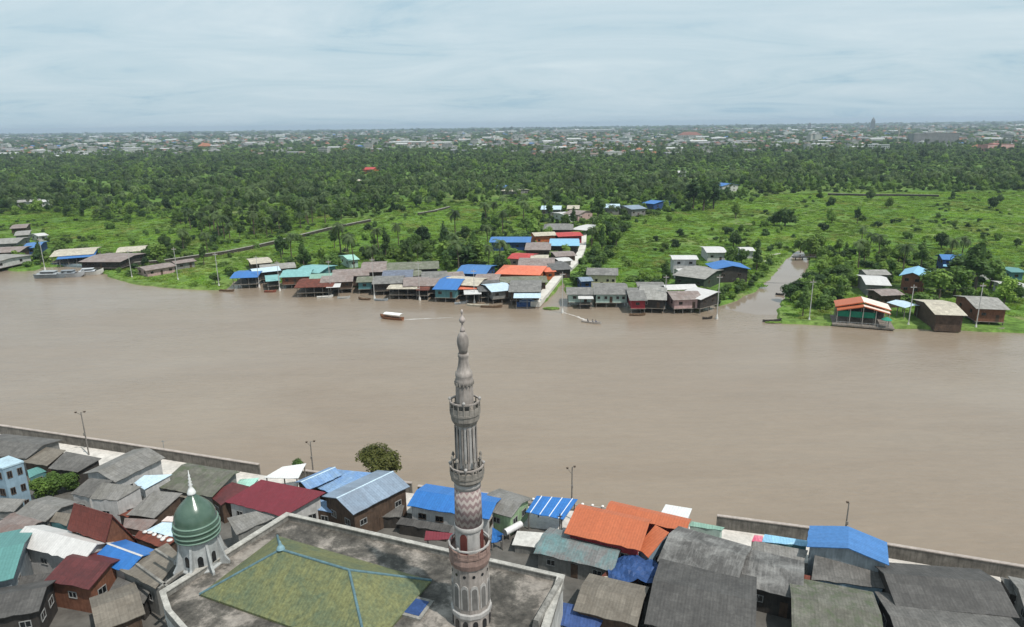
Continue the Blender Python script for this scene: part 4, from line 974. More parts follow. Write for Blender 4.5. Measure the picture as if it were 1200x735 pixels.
# river front, going right
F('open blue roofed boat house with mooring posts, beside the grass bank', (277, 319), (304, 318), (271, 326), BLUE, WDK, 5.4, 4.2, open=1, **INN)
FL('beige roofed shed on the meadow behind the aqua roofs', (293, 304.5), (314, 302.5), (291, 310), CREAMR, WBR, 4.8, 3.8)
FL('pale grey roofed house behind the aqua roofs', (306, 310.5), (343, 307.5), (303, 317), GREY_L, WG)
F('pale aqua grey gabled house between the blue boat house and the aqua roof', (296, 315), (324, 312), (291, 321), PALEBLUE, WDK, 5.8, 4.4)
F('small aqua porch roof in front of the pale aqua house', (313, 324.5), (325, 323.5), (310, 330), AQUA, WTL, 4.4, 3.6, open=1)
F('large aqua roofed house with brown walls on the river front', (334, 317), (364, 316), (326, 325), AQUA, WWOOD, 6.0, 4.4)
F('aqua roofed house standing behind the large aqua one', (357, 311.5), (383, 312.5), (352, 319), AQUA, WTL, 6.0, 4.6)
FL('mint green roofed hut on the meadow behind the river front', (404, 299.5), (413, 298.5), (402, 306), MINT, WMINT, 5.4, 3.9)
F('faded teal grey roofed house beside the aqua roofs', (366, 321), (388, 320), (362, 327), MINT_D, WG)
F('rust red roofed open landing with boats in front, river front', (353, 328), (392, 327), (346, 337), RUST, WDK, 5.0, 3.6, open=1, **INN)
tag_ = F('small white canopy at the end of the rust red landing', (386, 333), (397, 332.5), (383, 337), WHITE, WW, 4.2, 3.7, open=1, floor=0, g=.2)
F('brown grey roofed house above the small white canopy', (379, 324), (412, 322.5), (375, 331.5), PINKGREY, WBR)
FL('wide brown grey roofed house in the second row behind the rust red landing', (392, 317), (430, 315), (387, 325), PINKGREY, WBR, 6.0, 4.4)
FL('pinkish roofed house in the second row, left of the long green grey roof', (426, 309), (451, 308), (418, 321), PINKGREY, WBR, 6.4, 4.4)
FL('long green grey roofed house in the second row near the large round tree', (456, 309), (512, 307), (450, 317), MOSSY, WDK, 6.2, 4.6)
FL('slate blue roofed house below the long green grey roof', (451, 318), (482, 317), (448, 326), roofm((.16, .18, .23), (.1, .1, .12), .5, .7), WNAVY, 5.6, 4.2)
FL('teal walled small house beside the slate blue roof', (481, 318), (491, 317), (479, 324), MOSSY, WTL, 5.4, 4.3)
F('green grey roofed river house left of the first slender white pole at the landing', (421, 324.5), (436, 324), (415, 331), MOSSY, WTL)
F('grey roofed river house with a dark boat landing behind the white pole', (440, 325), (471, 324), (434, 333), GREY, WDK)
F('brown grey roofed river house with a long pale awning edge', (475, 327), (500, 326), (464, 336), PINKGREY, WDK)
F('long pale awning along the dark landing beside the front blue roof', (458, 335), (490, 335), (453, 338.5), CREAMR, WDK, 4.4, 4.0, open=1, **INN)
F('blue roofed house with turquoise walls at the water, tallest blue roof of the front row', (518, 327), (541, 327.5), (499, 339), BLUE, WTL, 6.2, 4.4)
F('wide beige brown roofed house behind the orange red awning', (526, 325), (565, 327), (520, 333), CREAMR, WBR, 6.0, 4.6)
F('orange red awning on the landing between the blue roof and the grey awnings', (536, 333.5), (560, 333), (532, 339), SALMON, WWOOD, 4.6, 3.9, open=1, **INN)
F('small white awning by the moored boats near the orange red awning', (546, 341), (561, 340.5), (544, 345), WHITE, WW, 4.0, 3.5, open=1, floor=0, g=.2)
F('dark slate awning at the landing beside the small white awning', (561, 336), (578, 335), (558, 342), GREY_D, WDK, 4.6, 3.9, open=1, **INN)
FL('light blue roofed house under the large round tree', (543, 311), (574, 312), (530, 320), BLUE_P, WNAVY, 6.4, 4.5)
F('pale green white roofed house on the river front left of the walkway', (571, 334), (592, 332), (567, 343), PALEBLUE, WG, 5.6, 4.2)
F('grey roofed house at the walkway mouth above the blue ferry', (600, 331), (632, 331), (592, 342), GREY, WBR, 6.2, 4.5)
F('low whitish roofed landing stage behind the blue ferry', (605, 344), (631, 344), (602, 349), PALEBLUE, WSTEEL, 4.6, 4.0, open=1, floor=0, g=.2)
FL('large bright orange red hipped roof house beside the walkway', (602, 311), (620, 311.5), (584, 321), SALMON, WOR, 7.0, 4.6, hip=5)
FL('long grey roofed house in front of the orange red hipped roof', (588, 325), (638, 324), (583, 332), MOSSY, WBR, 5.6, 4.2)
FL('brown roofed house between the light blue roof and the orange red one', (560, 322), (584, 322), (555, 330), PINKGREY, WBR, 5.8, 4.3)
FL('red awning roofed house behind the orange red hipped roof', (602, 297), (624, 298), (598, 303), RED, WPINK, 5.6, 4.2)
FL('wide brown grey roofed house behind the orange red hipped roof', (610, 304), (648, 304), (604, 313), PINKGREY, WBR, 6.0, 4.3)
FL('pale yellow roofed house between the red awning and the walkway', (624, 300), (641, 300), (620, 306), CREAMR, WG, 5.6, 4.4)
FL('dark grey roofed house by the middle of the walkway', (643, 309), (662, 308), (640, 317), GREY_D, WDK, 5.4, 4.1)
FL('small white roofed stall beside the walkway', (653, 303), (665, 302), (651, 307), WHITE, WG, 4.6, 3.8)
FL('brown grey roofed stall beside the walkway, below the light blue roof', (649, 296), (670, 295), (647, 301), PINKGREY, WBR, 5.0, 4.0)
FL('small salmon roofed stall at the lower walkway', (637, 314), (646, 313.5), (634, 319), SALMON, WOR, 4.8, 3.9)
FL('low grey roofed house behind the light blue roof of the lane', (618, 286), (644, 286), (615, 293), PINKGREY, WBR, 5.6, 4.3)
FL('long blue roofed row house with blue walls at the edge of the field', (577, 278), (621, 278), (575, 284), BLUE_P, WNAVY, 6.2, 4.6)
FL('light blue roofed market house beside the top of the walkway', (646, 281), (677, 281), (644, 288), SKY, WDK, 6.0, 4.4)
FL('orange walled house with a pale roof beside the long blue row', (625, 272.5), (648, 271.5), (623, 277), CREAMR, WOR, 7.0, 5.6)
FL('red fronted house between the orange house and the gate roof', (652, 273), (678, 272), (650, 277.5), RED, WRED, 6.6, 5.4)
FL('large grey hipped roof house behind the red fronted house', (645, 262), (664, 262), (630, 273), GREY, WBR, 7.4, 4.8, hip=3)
FL('white roof over the inland end of the walkway', (680, 265), (695, 266), (677, 270), WHITE, WW, 5.2, 4.6, open=1)
FL('pale grey long roofed house inland of the walkway, leftmost of its cluster', (636, 241), (657, 241), (634, 248), PALEBLUE, WG, 6.6, 4.6)
FL('white roofed shed beside the pale grey long roofed house', (657, 250), (671, 249), (654, 255), WHITE, WW, 5.2, 4.2)
FL('brown roofed house of the inland cluster by the dark trees', (670, 246), (686, 247), (668, 256), PINKGREY, WPINK, 6.6, 4.6)
FL('small brown roofed hut above the white roofed shed of the inland cluster', (666, 241), (678, 241), (664, 246), CREAMR, WBR, 6.2, 4.8)
FL('grey roofed house in the trees beyond the meadow, beside the bright blue roof', (707, 239), (725, 239), (704, 246), PALEBLUE, WG, 7, 5)
FL('blue grey gabled house in the trees beyond the meadow', (731, 241), (747, 240), (729, 248), BLUEGREY, WG, 7, 5)
FL('bright blue roofed hut in the trees beyond the meadow', (764, 234.5), (776, 235.5), (763, 240.5), BLUE, WNAVY, 6.4, 4.6)
FL('blue roofed house with a white wall at the edge of the far wood', (844, 214), (856, 215), (842, 220), BLUE, WW, 8, 5.5)
FL('small white house in the far wood above the meadow', (795, 200), (803, 200), (794, 203.5), WHITE, WW, 8, 5.5)
FL('red roofed house deep in the far palm wood', (429, 196), (440, 196), (428, 201), RED, WOR, 9, 5.5)
FL('blue roofed hut among the palms by the short dyke', (584, 217), (593, 217), (583, 222), BLUE_P, WG, 7, 5)
FL('pale roofed hut in the wood behind the palms', (401, 211), (420, 210), (400, 214), CREAMR, WG, 6.5, 5)
FL('long grey roofed hut at the left edge of the far wood', (14, 235), (46, 233), (13, 239), GREY_L, WG, 6, 4.4)
FL('white roofed hut beside the long grey one at the left edge of the far wood', (34, 236), (50, 234), (33, 239), WHITE, WW, 5.6, 4.4)
FL('low pale hut among the trees behind the blue roofed hut by the palms', (597, 221), (612, 222), (596, 226), CREAMR, WG, 6, 4.6)
F('plain brown roofed river house squeezed beside the tallest front blue roof', (500, 327), (514, 327), (494, 335), PINKGREY, WDK)
F('low dark roofed house behind the orange red awning landing', (566, 329), (582, 328), (560, 336), GREY_D, WDK)
FL('grey roofed house filling the gap behind the tallest front blue roof', (496, 320), (522, 319), (490, 327), GREY, WBR, 5.6, 4.4)
FL('dull red brown roofed house beside the slate blue roof', (524, 319), (540, 318), (518, 325), PINKGREY, WBR, 5.6, 4.3)
F('rusty roofed shed over the water at the end of the pale awning', (492, 336), (502, 336), (487, 340), RUST, WDK, 4.4, 3.7, open=1, **INN)
# between the walkway and the creek
FL('grey roofed house with cream walls beside the walkway bush', (690, 314), (722, 314.5), (686, 322), GREY, WCREAM, 7.0, 5.2, nwin=5)
F('grey roofed river house with mint walls, nearest the canal inlet', (666, 337), (692, 337), (664, 345), GREY, WMINT, 5.8, 4.2)
F('long grey roofed river house with mint walls and a row of windows', (697, 333), (732, 333), (692, 345), GREY, WMINT, 6.4, 4.2, nwin=5)
F('small white roofed porch at the water between the two mint walled houses', (680, 346), (692, 346), (677, 350), WHITE, WMINT, 4.2, 3.7, open=1)
F('grey roofed river house with crimson walls', (737, 340), (752, 340), (727, 352), GREY, WRED, 6.0, 4.2)
F('grey roofed river house with a white door front beside the crimson walled one', (752, 337), (779, 338), (747, 352), GREY_L, WDK, 6.2, 4.3, frame=FRAME)
F('brown grey roofed river house with a pink front', (785, 342), (815, 341), (778, 352), PINKGREY, WPINK, 6.2, 4.4)
F('white curved roof boat house at the end of the row before the creek', (780, 334), (812, 333), (772, 340), WHITE, WDK, 6.4, 5.2, open=1)
F('white sloping roof wing of the boat house, dark underneath', (814, 337), (838, 342), (812, 349), WHITE, WDK, 6.2, 4.6, back=2)
FL('large grey roofed house with dark green walls behind the white boat house', (805, 313), (838, 317), (792, 325), GREY_L, plain((.05, .07, .045), .9, .4, 1), 6.6, 4.8)
FL('bright blue gabled house with a red end wall behind the dark green house', (848, 305), (858, 311), (833, 313), BLUE, WDK, 7.4, 5.4)
FL('white two storey house on the meadow behind the dark green house', (788, 299.5), (814, 299.5), (785, 304), WHITE, WW, 8.4, 7.4)
FL('small white roofed shed below the white two storey house', (794, 315), (805, 314), (792, 319), WHITE, WW, 4.8, 3.9)
FL('white roofed hut half hidden in trees near the creek', (826, 290), (846, 290), (824, 296), WHITE, WW, 5.8, 4.5)
FL('tiny white roofed hut by the creek path', (868, 290), (880, 290), (866, 294), WHITE, WW, 5, 4)
FL('small navy shed next to the cream walled house', (680, 325), (690, 324.5), (678, 330), BLUEGREY, WNAVY, 5, 3.9)
F('low grey connecting roof behind the crimson walled house', (748, 331), (775, 331), (746, 336), GREY, WG, 5.0, 4.0)
# right of the creek
# pavilion on a floating deck
pv_ = thing('pavilion', 'open waterside pavilion with an orange and white two tier gabled roof and green netting', 'pavilion', (105.4, 197.2, 0), -.36)
FOOT.append((105.6, 202, 9.5))
PEACH = roofm((.78, .66, .58), (.6, .35, .25), .3, .5, tint=.05)
for (y0, y1, zr_, ze_, hw_) in ((-.6, 2.2, 6.7, 5.0, 7.2), (1.6, 9.0, 7.5, 5.6, 7.6)):
    m = M(); slab((0, y0, zr_), (0, y1, zr_), (-hw_, y1, ze_), (-hw_, y0, ze_), .14, 0, m)
    slab((.004, y0, zr_ - .003), (.004, y1, zr_ - .003), (hw_, y1, ze_), (hw_, y0, ze_), .14, 1, m); ro = ob('roof', m, [ORANGE, PEACH], pv_)
    m = M(); slab((-.3, y0 - .05, zr_ - .05), (-.3, y0 + .12, zr_ - .05), (-hw_ - .1, y0 + .12, ze_ - .03), (-hw_ - .1, y0 - .05, ze_ - .03), .3, 0, m); slab((.3, y0 - .05, zr_ - .05), (.3, y0 + .12, zr_ - .05), (hw_ + .1, y0 + .12, ze_ - .03), (hw_ + .1, y0 - .05, ze_ - .03), .3, 0, m); ob('gable_trim', m, plain((.5, .13, .05), .7, .2, 1), ro)
m = M(); m.box(-8.2, 8.6, -1.6, 9.2, .35, .8); ob('deck', m, plain((.23, .20, .17), .9, .35, .8), pv_)
for k in range(6): m = M(); m.tube((-7.6 + 3.1*k, -1.3, .12), (-7.6 + 3.1*k, 9, .12), .3, n=10); ob('float', m, plain((.12, .10, .09), .7, .3, 1), pv_)
for x in (-7, -3.5, 0, 3.5, 7):
    for y in (-.2, 4, 8.6):
        m = M(); m.box(x - .11, x + .11, y - .11, y + .11, .79, (4.75 if y < 1 else 5.35) + (7 - abs(x))*.22); ob('post', m, plain((.34, .31, .27), .85, .2, 1), pv_)
m = M(); m.box(-6.8, 3.4, .2, .26, 2.9, 4.7); ob('netting', m, plain((.02, .20, .12), .9, .25, 1.5), pv_)
m = M(); m.box(-6.8, 6.8, 8.3, 8.4, .8, 5.2); ob('back_wall', m, WDK, pv_)
for x in range(-7, 8): m = M(); m.box(x - .04, x + .04, -1.3, -1.22, .8, 1.7); ob('rail_post', m, FRAME, pv_)
m = M(); m.box(-7.1, 7.1, -1.31, -1.21, 1.62, 1.7); ob('handrail', m, FRAME, pv_)
c = P(1034, 371, 1.0); r = thing('parasol', 'round green market parasol on the pavilion deck', 'parasol', (111.0, 194.2, .8))
m = M(); m.lathe([(1.5, 2.3), (1.45, 2.42), (.8, 2.85), (.05, 3.2)], 10); ob('canopy', m, plain((.03, .25, .17), .8, .2, 1), r)
m = M(); m.tube((0, 0, 0), (0, 0, 3), .05); ob('pole', m, FRAME, r)
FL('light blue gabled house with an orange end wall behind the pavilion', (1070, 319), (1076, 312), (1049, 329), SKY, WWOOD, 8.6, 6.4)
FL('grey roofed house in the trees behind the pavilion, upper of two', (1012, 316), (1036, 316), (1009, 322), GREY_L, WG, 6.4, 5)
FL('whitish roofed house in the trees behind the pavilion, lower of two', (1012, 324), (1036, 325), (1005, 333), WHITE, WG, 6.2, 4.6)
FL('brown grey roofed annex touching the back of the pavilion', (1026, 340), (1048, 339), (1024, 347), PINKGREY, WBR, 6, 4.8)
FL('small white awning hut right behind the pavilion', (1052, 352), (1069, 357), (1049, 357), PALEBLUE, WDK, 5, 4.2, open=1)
F('open boat shed, its inside shade painted as dark walls, with a pale weathered roof between the pavilion and the brown house', (1086, 354), (1116, 355), (1084, 368), CREAMR, WBR, 7.0, 5.0, floor=0, g=.3, blind=1)  # closed dark walls stand in for the shade inside the open shed
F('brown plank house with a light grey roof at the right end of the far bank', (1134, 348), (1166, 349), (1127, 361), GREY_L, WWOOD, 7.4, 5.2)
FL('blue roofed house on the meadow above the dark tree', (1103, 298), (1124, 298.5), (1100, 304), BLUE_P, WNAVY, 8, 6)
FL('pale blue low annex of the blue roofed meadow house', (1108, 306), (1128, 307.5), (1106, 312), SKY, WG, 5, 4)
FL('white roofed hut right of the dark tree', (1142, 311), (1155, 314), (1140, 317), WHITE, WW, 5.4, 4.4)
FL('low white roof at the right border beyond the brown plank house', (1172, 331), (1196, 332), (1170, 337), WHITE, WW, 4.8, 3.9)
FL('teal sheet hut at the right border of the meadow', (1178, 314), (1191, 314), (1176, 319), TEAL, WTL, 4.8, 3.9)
# bridge at the head of the creek
a, b2 = P(930, 301, 1.6), P(963, 300.5, 1.6); c = (a + b2)/2
r = thing('footbridge', 'dark low footbridge over the head of the creek', 'bridge', (c.x, c.y, 0)); d = (b2 - a).normalized(); n_ = Vector((-d.y, d.x, 0))
q0, q1 = a - c - d*.5, b2 - c + d*2; q0.z = q1.z = 0
m = M(); m.hexa([(*(p.xy), 1.3) for p in (q0 - n_, q1 - n_, q1 + n_, q0 + n_)], [(*(p.xy), 1.65) for p in (q0 - n_, q1 - n_, q1 + n_, q0 + n_)]); ob('deck', m, WDK, r)
for k in range(5):
    p = q0.lerp(q1, (k + .5)/5); m = M(); m.tube((p.x, p.y, -1), (p.x, p.y, 1.31), .22); ob('pier', m, WDK, r)
for s_ in (-1, 1):
    m = M(); m.hexa([(*((p + n_*s_*o).xy), 2.3) for p, o in ((q0, .9), (q1, .9), (q1, 1.0), (q0, 1.0))][::s_], [(*((p + n_*s_*o).xy), 2.42) for p, o in ((q0, .9), (q1, .9), (q1, 1.0), (q0, 1.0))][::s_]); ob('handrail', m, FRAME_D, r)
    for k in range(8): p = q0.lerp(q1, (k + .5)/8) + n_*s_*.95; m = M(); m.tube((p.x, p.y, 1.6), (p.x, p.y, 2.35), .05); ob('rail_post', m, FRAME_D, r)
# ------------------------------------------------------------------ utility poles standing along the far shore
PW = plain((.44, .43, .41), .85, .15, 1)
def pole_proto(h_):
    r = thing('utility_pole', 'x', 'utility pole', (0, 0, 0), 0, 'concrete poles along the far shore')
    m = M(); m.hexa([(-.12, -.12, -.5), (.12, -.12, -.5), (.12, .12, -.5), (-.12, .12, -.5)], [(-.07, -.07, h_), (.07, -.07, h_), (.07, .07, h_), (-.07, .07, h_)]); ob('shaft', m, PW, r)
    m = M(); m.box(-.9, .9, -.07, .07, h_ - .75, h_ - .6); ob('crossarm', m, PW, r)
    for x in (-.8, -.35, .35, .8): m = M(); m.lathe([(.05, h_ - .6), (.09, h_ - .5), (.06, h_ - .38), (.02, h_ - .33)], 8, (x, 0)); ob('insulator', m, plain((.3, .2, .15), .4, .1, 1), r)
    m = M(); m.lathe([(.5, -1), (.42, .35), (.2, 1.1), (.14, 1.4)], 10); ob('footing', m, plain((.62, .60, .56), .85, .2, 1), r)
    return r
poles = [(53, 317, 279, 'beside the long boat landing at the docked boats'), (155, 327, 293, 'next to the dark walled house with brown grey roof'), (209, 330, 290, 'on the grass bank by the low pink grey row'),
 (257, 337, 296, 'at the corner of the meadow, before the open blue boat house'), (304, 337, 300, 'in front of the open blue boat house'), (328, 341, 306, 'in front of the large aqua house'), (388, 346, 305, 'at the small white canopy'), (439, 351, 302, 'by the grey river house with a dark landing'),
 (492, 352, 306, 'at the end of the long pale awning'), (556, 355, 316, 'by the small white awning and moored boats'), (659, 367, 319, 'standing at the mouth of the canal inlet'), (779, 362, 323, 'between the white door front and the pink fronted house'),
 (840, 374, 322, 'in the water at the mouth of the creek'), (948, 377, 328, 'on the tip of the bank right of the creek'), (1064, 383, 334, 'just right of the pavilion deck'), (1143, 386, 332, 'in front of the brown plank house')]
PP = []; p0 = None
for u, vb, vt, lab in poles:
    b = P(u, vb, 0.0); hh = 4
    while proj(b.x, b.y, hh)[1] > vt and hh < 20: hh += .1
    L = 'pale concrete utility pole ' + lab
    if p0 is None: p0 = pole_proto(11.0); H0 = 11.0; p0.location = b; p0['label'] = L; p0.scale = (1, 1, hh/H0); o = p0
    else: o = dup(p0, b, 0, (1, 1, hh/H0), L)
    PP.append((b.x, b.y, hh - .65))
for i, j, lab in ((11, 12, 'from the pink fronted house to the creek mouth'), (12, 13, 'across the mouth of the creek'), (13, 14, 'from the creek to the pavilion'), (14, 15, 'from the pavilion to the brown plank house')):
    a, b = Vector(PP[i]), Vector(PP[j]); c = (a + b)/2; m = M()
    for off in (-.6, .6):
        pts_ = [a.lerp(b, k/10) - Vector((0, 0, 1.1*4*(k/10)*(1 - k/10))) + Vector((off, 0, 0)) - c for k in range(11)]
        for p, q in zip(pts_, pts_[1:]): m.tube(p, q, .03, n=4)
    tag(ob('power_cable', m, plain((.05, .05, .05), .8, .1, 1), loc=c), 'thin slack power cables strung ' + lab, 'cable', 'cables between the concrete poles')
# ------------------------------------------------------------------ boats
def hull_m(L, W, H, bow=.6, stern=.25, n=13):
    m = M(); rows = []
    for i in range(n):
        t = i/(n - 1); x = -L/2 + L*t
        wd = W/2*(min(1, (1 - t)*3.2)**.6 if t > .5 else (.72 + .28*min(1, t*3))); wd = max(wd, .05)
        top = H + bow*max(0, (t - .55)/.45)**2*H*1.6 + stern*max(0, (.2 - t)/.2)*H; kz = -.25 + .5*max(0, (t - .75)/.25)**2*H*2; fz = min(max(.15, kz + .15), top - .05)
        rows.append([(x, -wd, top), (x, -wd*.62, kz), (x, wd*.62, kz), (x, wd, top), (x, wd*.84, top), (x, wd*.6, fz), (x, -wd*.6, fz), (x, -wd*.84, top)])
    vs = [p for r in rows for p in r]; fs = []
    for i in range(n - 1):
        for k in range(8): a = i*8 + k; b = i*8 + (k + 1) % 8; fs.append((a, a + 8, b + 8, b))
    fs += [tuple(range(8)), tuple(range((n - 1)*8 + 7, (n - 1)*8 - 1, -1))]
    return m.add(vs, fs)
def boat(label, px, L, W, ang, hullm, can=None, H=.55, cat='boat', name='boat', group='boats moored along the far bank', cabin=None, loc=None, long_=(.1, .7), ch=1.75):
    c = P(*px, 0) if loc is None else Vector(loc); r = thing(name, label, cat, (c.x, c.y, 0.02), ang, group)
    h_ = ob('hull', hull_m(L, W, H), hullm, r); m = M()
    if can:
        x0, x1 = -L/2 + L*long_[0], -L/2 + L*long_[1]; k = 7; pf = []
        for i in range(k): a = pi*i/(k - 1); pf.append((W*.52*-cos(a), ch + .28*sin(a)))
        vs = [(x, y, z + d) for x in (x0, x1) for d in (0, .07) for y, z in pf]; fs = []
        for i in range(k - 1): fs += [(i, i + 1, 2*k + i + 1, 2*k + i), (k + i + 1, k + i, 3*k + i, 3*k + i + 1), (i + 1, i, k + i, k + i + 1), (2*k + i, 2*k + i + 1, 3*k + i + 1, 3*k + i)]
        fs += [(0, 2*k, 3*k, k), (k - 1, 2*k - 1, 4*k - 1, 3*k - 1)]
        m.add(vs, fs); ob('canopy', m, can, r)
        for x in (x0 + .1, (x0 + x1)/2, x1 - .1):
            for s in (-1, 1): q = M(); q.tube((x, s*W*.38, H*.6), (x, s*W*.48, ch + .03), .035, n=6); ob('canopy_post', q, FRAME, r)
    if cabin:
        x0, x1 = -L*.30, L*.15; q = M(); w0 = W*.36; q.hexa([(x0, -w0, .2), (x1, -w0, .2), (x1, w0, .2), (x0, w0, .2)], [(x0, -w0*.92, H + 1.3), (x1 - .5, -w0*.92, H + 1.3), (x1 - .5, w0*.92, H + 1.3), (x0, w0*.92, H + 1.3)]); cb = ob('cabin', q, cabin, r)
        for s in (-1, 1): q = M(); q.box(x0 + .3, x1 - .8, s*w0*.965 - .04, s*w0*.965 + .04, H + .45, H + 1.0); ob('window', q, GLASS, cb)
        q = M(); q.box(x0 - .3, x1 - .2, -w0*1.1, w0*1.1, H + 1.303, H + 1.42); ob('cabin_roof', q, can or cabin, cb)
    q = M()
    for x in (-L*.2, L*.05, L*.22): q.box(x - .14, x + .14, -W*.36, W*.36, H*.72, H*.78)
    ob('thwart', q, plain((.25, .17, .10), .8, .2, 1), r)
    return r
HW_ = plain((.62, .60, .56), .6, .2, 1); HB_ = plain((.16, .10, .06), .7, .3, 1); HG_ = plain((.30, .32, .33), .6, .25, .8); HBL = plain((.06, .13, .32), .6, .25, .8)
tb = boat('tour boat with a long white canopy crossing the river', (459, 374), 8.5, 2.2, 2.75, plain((.28, .12, .06), .5, .2, 1), plain((.80, .79, .77), .6, .08, 1), .7, 'tour boat', 'tour_boat', 'boats under way', long_=(.06, .78))
sp_ = boat('slim open speedboat with dark seated people leaving the canal inlet', (693, 378.5), 6.5, 1.3, -.48, plain((.45, .40, .36), .5, .2, 1), None, .42, 'speedboat', 'speedboat', 'boats under way')
boat('grey steel barge boat, leftmost of the three docked by the boat landing', (62, 325.5), 14, 4.0, .05, plain((.24, .27, .29), .6, .25, .8), plain((.36, .38, .39), .7, .2, 1), 1.5, cabin=HG_)
boat('grey white boat in the middle of the three docked by the boat landing', (84, 324.5), 11, 3.6, .12, plain((.40, .41, .42), .6, .2, 1), plain((.24, .26, .28), .7, .2, 1), 1.5, cabin=WSTEEL)
boat('white cabin boat, rightmost of the three docked by the boat landing', (107, 322), 10, 3.6, .3, HW_, plain((.5, .52, .54), .6, .2, 1), 1.4, cabin=WSTEEL)
boat('brown wooden longboat by the open blue boat house', (266, 341.5), 6.5, 1.3, -.25, HB_)
boat('reddish wooden boat moored below the aqua porch', (317, 342.5), 4.6, 1.6, 0, plain((.25, .08, .05), .7, .3, 1))
boat('white skiff moored in front of the rust red landing', (381, 349), 5.8, 1.5, .2, HW_)
boat('pale grey skiff moored below the small white canopy', (403, 350), 4.6, 1.3, .1, plain((.42, .42, .40), .6, .2, 1))
boat('brown skiff at the dark landing by the white pole', (427, 351.5), 4.6, 1.4, 2.9, HB_)
boat('grey skiff right of the white pole at the dark landing', (447, 352.5), 5.0, 1.4, -.1, HG_)
boat('cream longboat moored below the small white awning', (560, 359), 8, 1.4, -.25, plain((.52, .47, .38), .6, .2, 1))
boat('dark longtail boat next to the cream longboat', (576, 360.5), 7.5, 1.3, -.1, HB_)
boat('small dark boat left of the cream longboat', (541, 356), 5, 1.5, .4, HG_)
boat('blue ferry boat with a pale roof at the landing stage by the walkway', (620, 358.5), 8.5, 3.0, .08, HBL, plain((.30, .38, .50), .6, .2, 1), 1.1, 'ferry', 'ferry_boat', cabin=HBL)
boat('wooden skiff moored in front of the crimson walled house', (747, 370), 5.2, 1.4, .0, HB_)
boat('pale brown longboat tied up in front of the brown plank house', (1160, 387.5), 7.5, 1.6, -.15, plain((.36, .32, .26), .7, .25, 1))
boat('dark small boat beside the pale brown longboat', (1148, 383), 4.5, 1.4, 1.9, HG_)
boat('small dark canoe floating in the creek mouth', (829, 374), 3.2, .9, .1, WDK)
boat('small canoe drifting in the middle of the creek', (914, 346), 3.0, .9, -.5, WDK)
boat('narrow canoe beside the bank tip at the creek mouth', (905, 377), 6.0, 1.0, .05, WDK)
c = P(82, 312, 0); r = thing('pontoon', 'long grey blue floating pontoon with a low rail under the blue awning', 'pontoon', (c.x, c.y, 0), -.33)
m = M(); m.box(-11, 11, -1.5, 1.5, -.4, .9); ob('deck', m, plain((.22, .28, .30), .7, .3, .7), r)
for x in range(-10, 11, 2): m = M(); m.box(x - .05, x + .05, -1.42, -1.34, .9, 1.9); ob('rail_post', m, FRAME, r)
m = M(); m.box(-10.2, 10.2, -1.43, -1.33, 1.8, 1.9); ob('handrail', m, FRAME, r)
# wakes on the water
FOAM, t, b = newmat('wake_foam'); v = coords(t); n_ = noise(t, v, .8, 5, .7); link(t, ramp(t, n_, (.38, (.30, .24, .19)), (.60, (.62, .58, .54))), b.inputs['Base Color']); b.inputs['Roughness'].default_value = .3
def wake(px, wds, seed):
    rg = random.Random(seed); pts_ = []
    for (p, w0), (q, w1) in zip(list(zip(px, wds)), list(zip(px, wds))[1:]):
        for k in range(10): f = k/10; pts_.append((P(p[0] + (q[0] - p[0])*f, p[1] + (q[1] - p[1])*f, 0), w0 + (w1 - w0)*f))
    m = M(); vs = []; fs = []
    for i in range(len(pts_)):
        p, wd = pts_[i]; d = (pts_[min(i + 1, len(pts_) - 1)][0] - pts_[max(0, i - 1)][0]).normalized(); n2 = Vector((-d.y, d.x, 0)); wd *= rg.uniform(.6, 1.2)
        vs += [(p + n2*wd*.5)[:2] + (.012,), (p - n2*wd*.5)[:2] + (.012,)]
        if i: fs.append((2*i - 2, 2*i - 1, 2*i + 1, 2*i))
    m.add(vs, fs); return tag(ob('wake', m, FOAM), kind='stuff')
wake([(661, 366.5), (676, 371), (689, 376.5)], [.4, 1.1, 1.2], 1)
wake([(466, 375), (500, 373.5), (535, 372)], [1.0, .6, .2], 2)
# ------------------------------------------------------------------ seated people in the speedboat
def seated(label, loc, rz, shirt, trousers):
    V = [(0, 0, 0.42), (0, 0, .62), (0, 0, .86), (0, 0, .97), (.02, 0, 1.14), (.2, .09, .43), (.44, .1, .42), (.46, .1, .06), (.56, .1, .02), (.2, -.09, .43), (.44, -.1, .42), (.46, -.1, .06), (.56, -.1, .02), (.0, .2, .84), (.08, .25, .60), (.3, .18, .56), (.0, -.2, .84), (.08, -.25, .60), (.3, -.18, .56)]
    E = [(0, 1), (1, 2), (2, 3), (3, 4), (0, 5), (5, 6), (6, 7), (7, 8), (0, 9), (9, 10), (10, 11), (11, 12), (2, 13), (13, 14), (14, 15), (2, 16), (16, 17), (17, 18)]
    rad = [.15, .14, .15, .055, .105, .085, .065, .05, .04, .085, .065, .05, .04, .065, .05, .035, .065, .05, .035]
    me = bpy.data.meshes.new('person'); me.from_pydata(V, E, []); me.materials.append(shirt); o = ob('person', me, None); sk = o.modifiers.new('skin', 'SKIN')
    for d, q in zip(me.skin_vertices[0].data, rad): d.radius = (q, q)
    me.skin_vertices[0].data[0].use_root = True
    o.modifiers.new('sub', 'SUBSURF').render_levels = 1
    o.location = loc; o.rotation_euler = (0, 0, rz); tag(o, label, 'person', 'people seated in the speedboat')
    m = M(); m.lathe([(.112, 1.12), (.122, 1.18), (.10, 1.25), (.03, 1.275)], 12, (.0, 0)); ob('hair', m, plain((.012, .010, .009), .7, .1, 1), o)
    return o
bp = sp_.location; cr, sr = cos(-.48), sin(-.48)
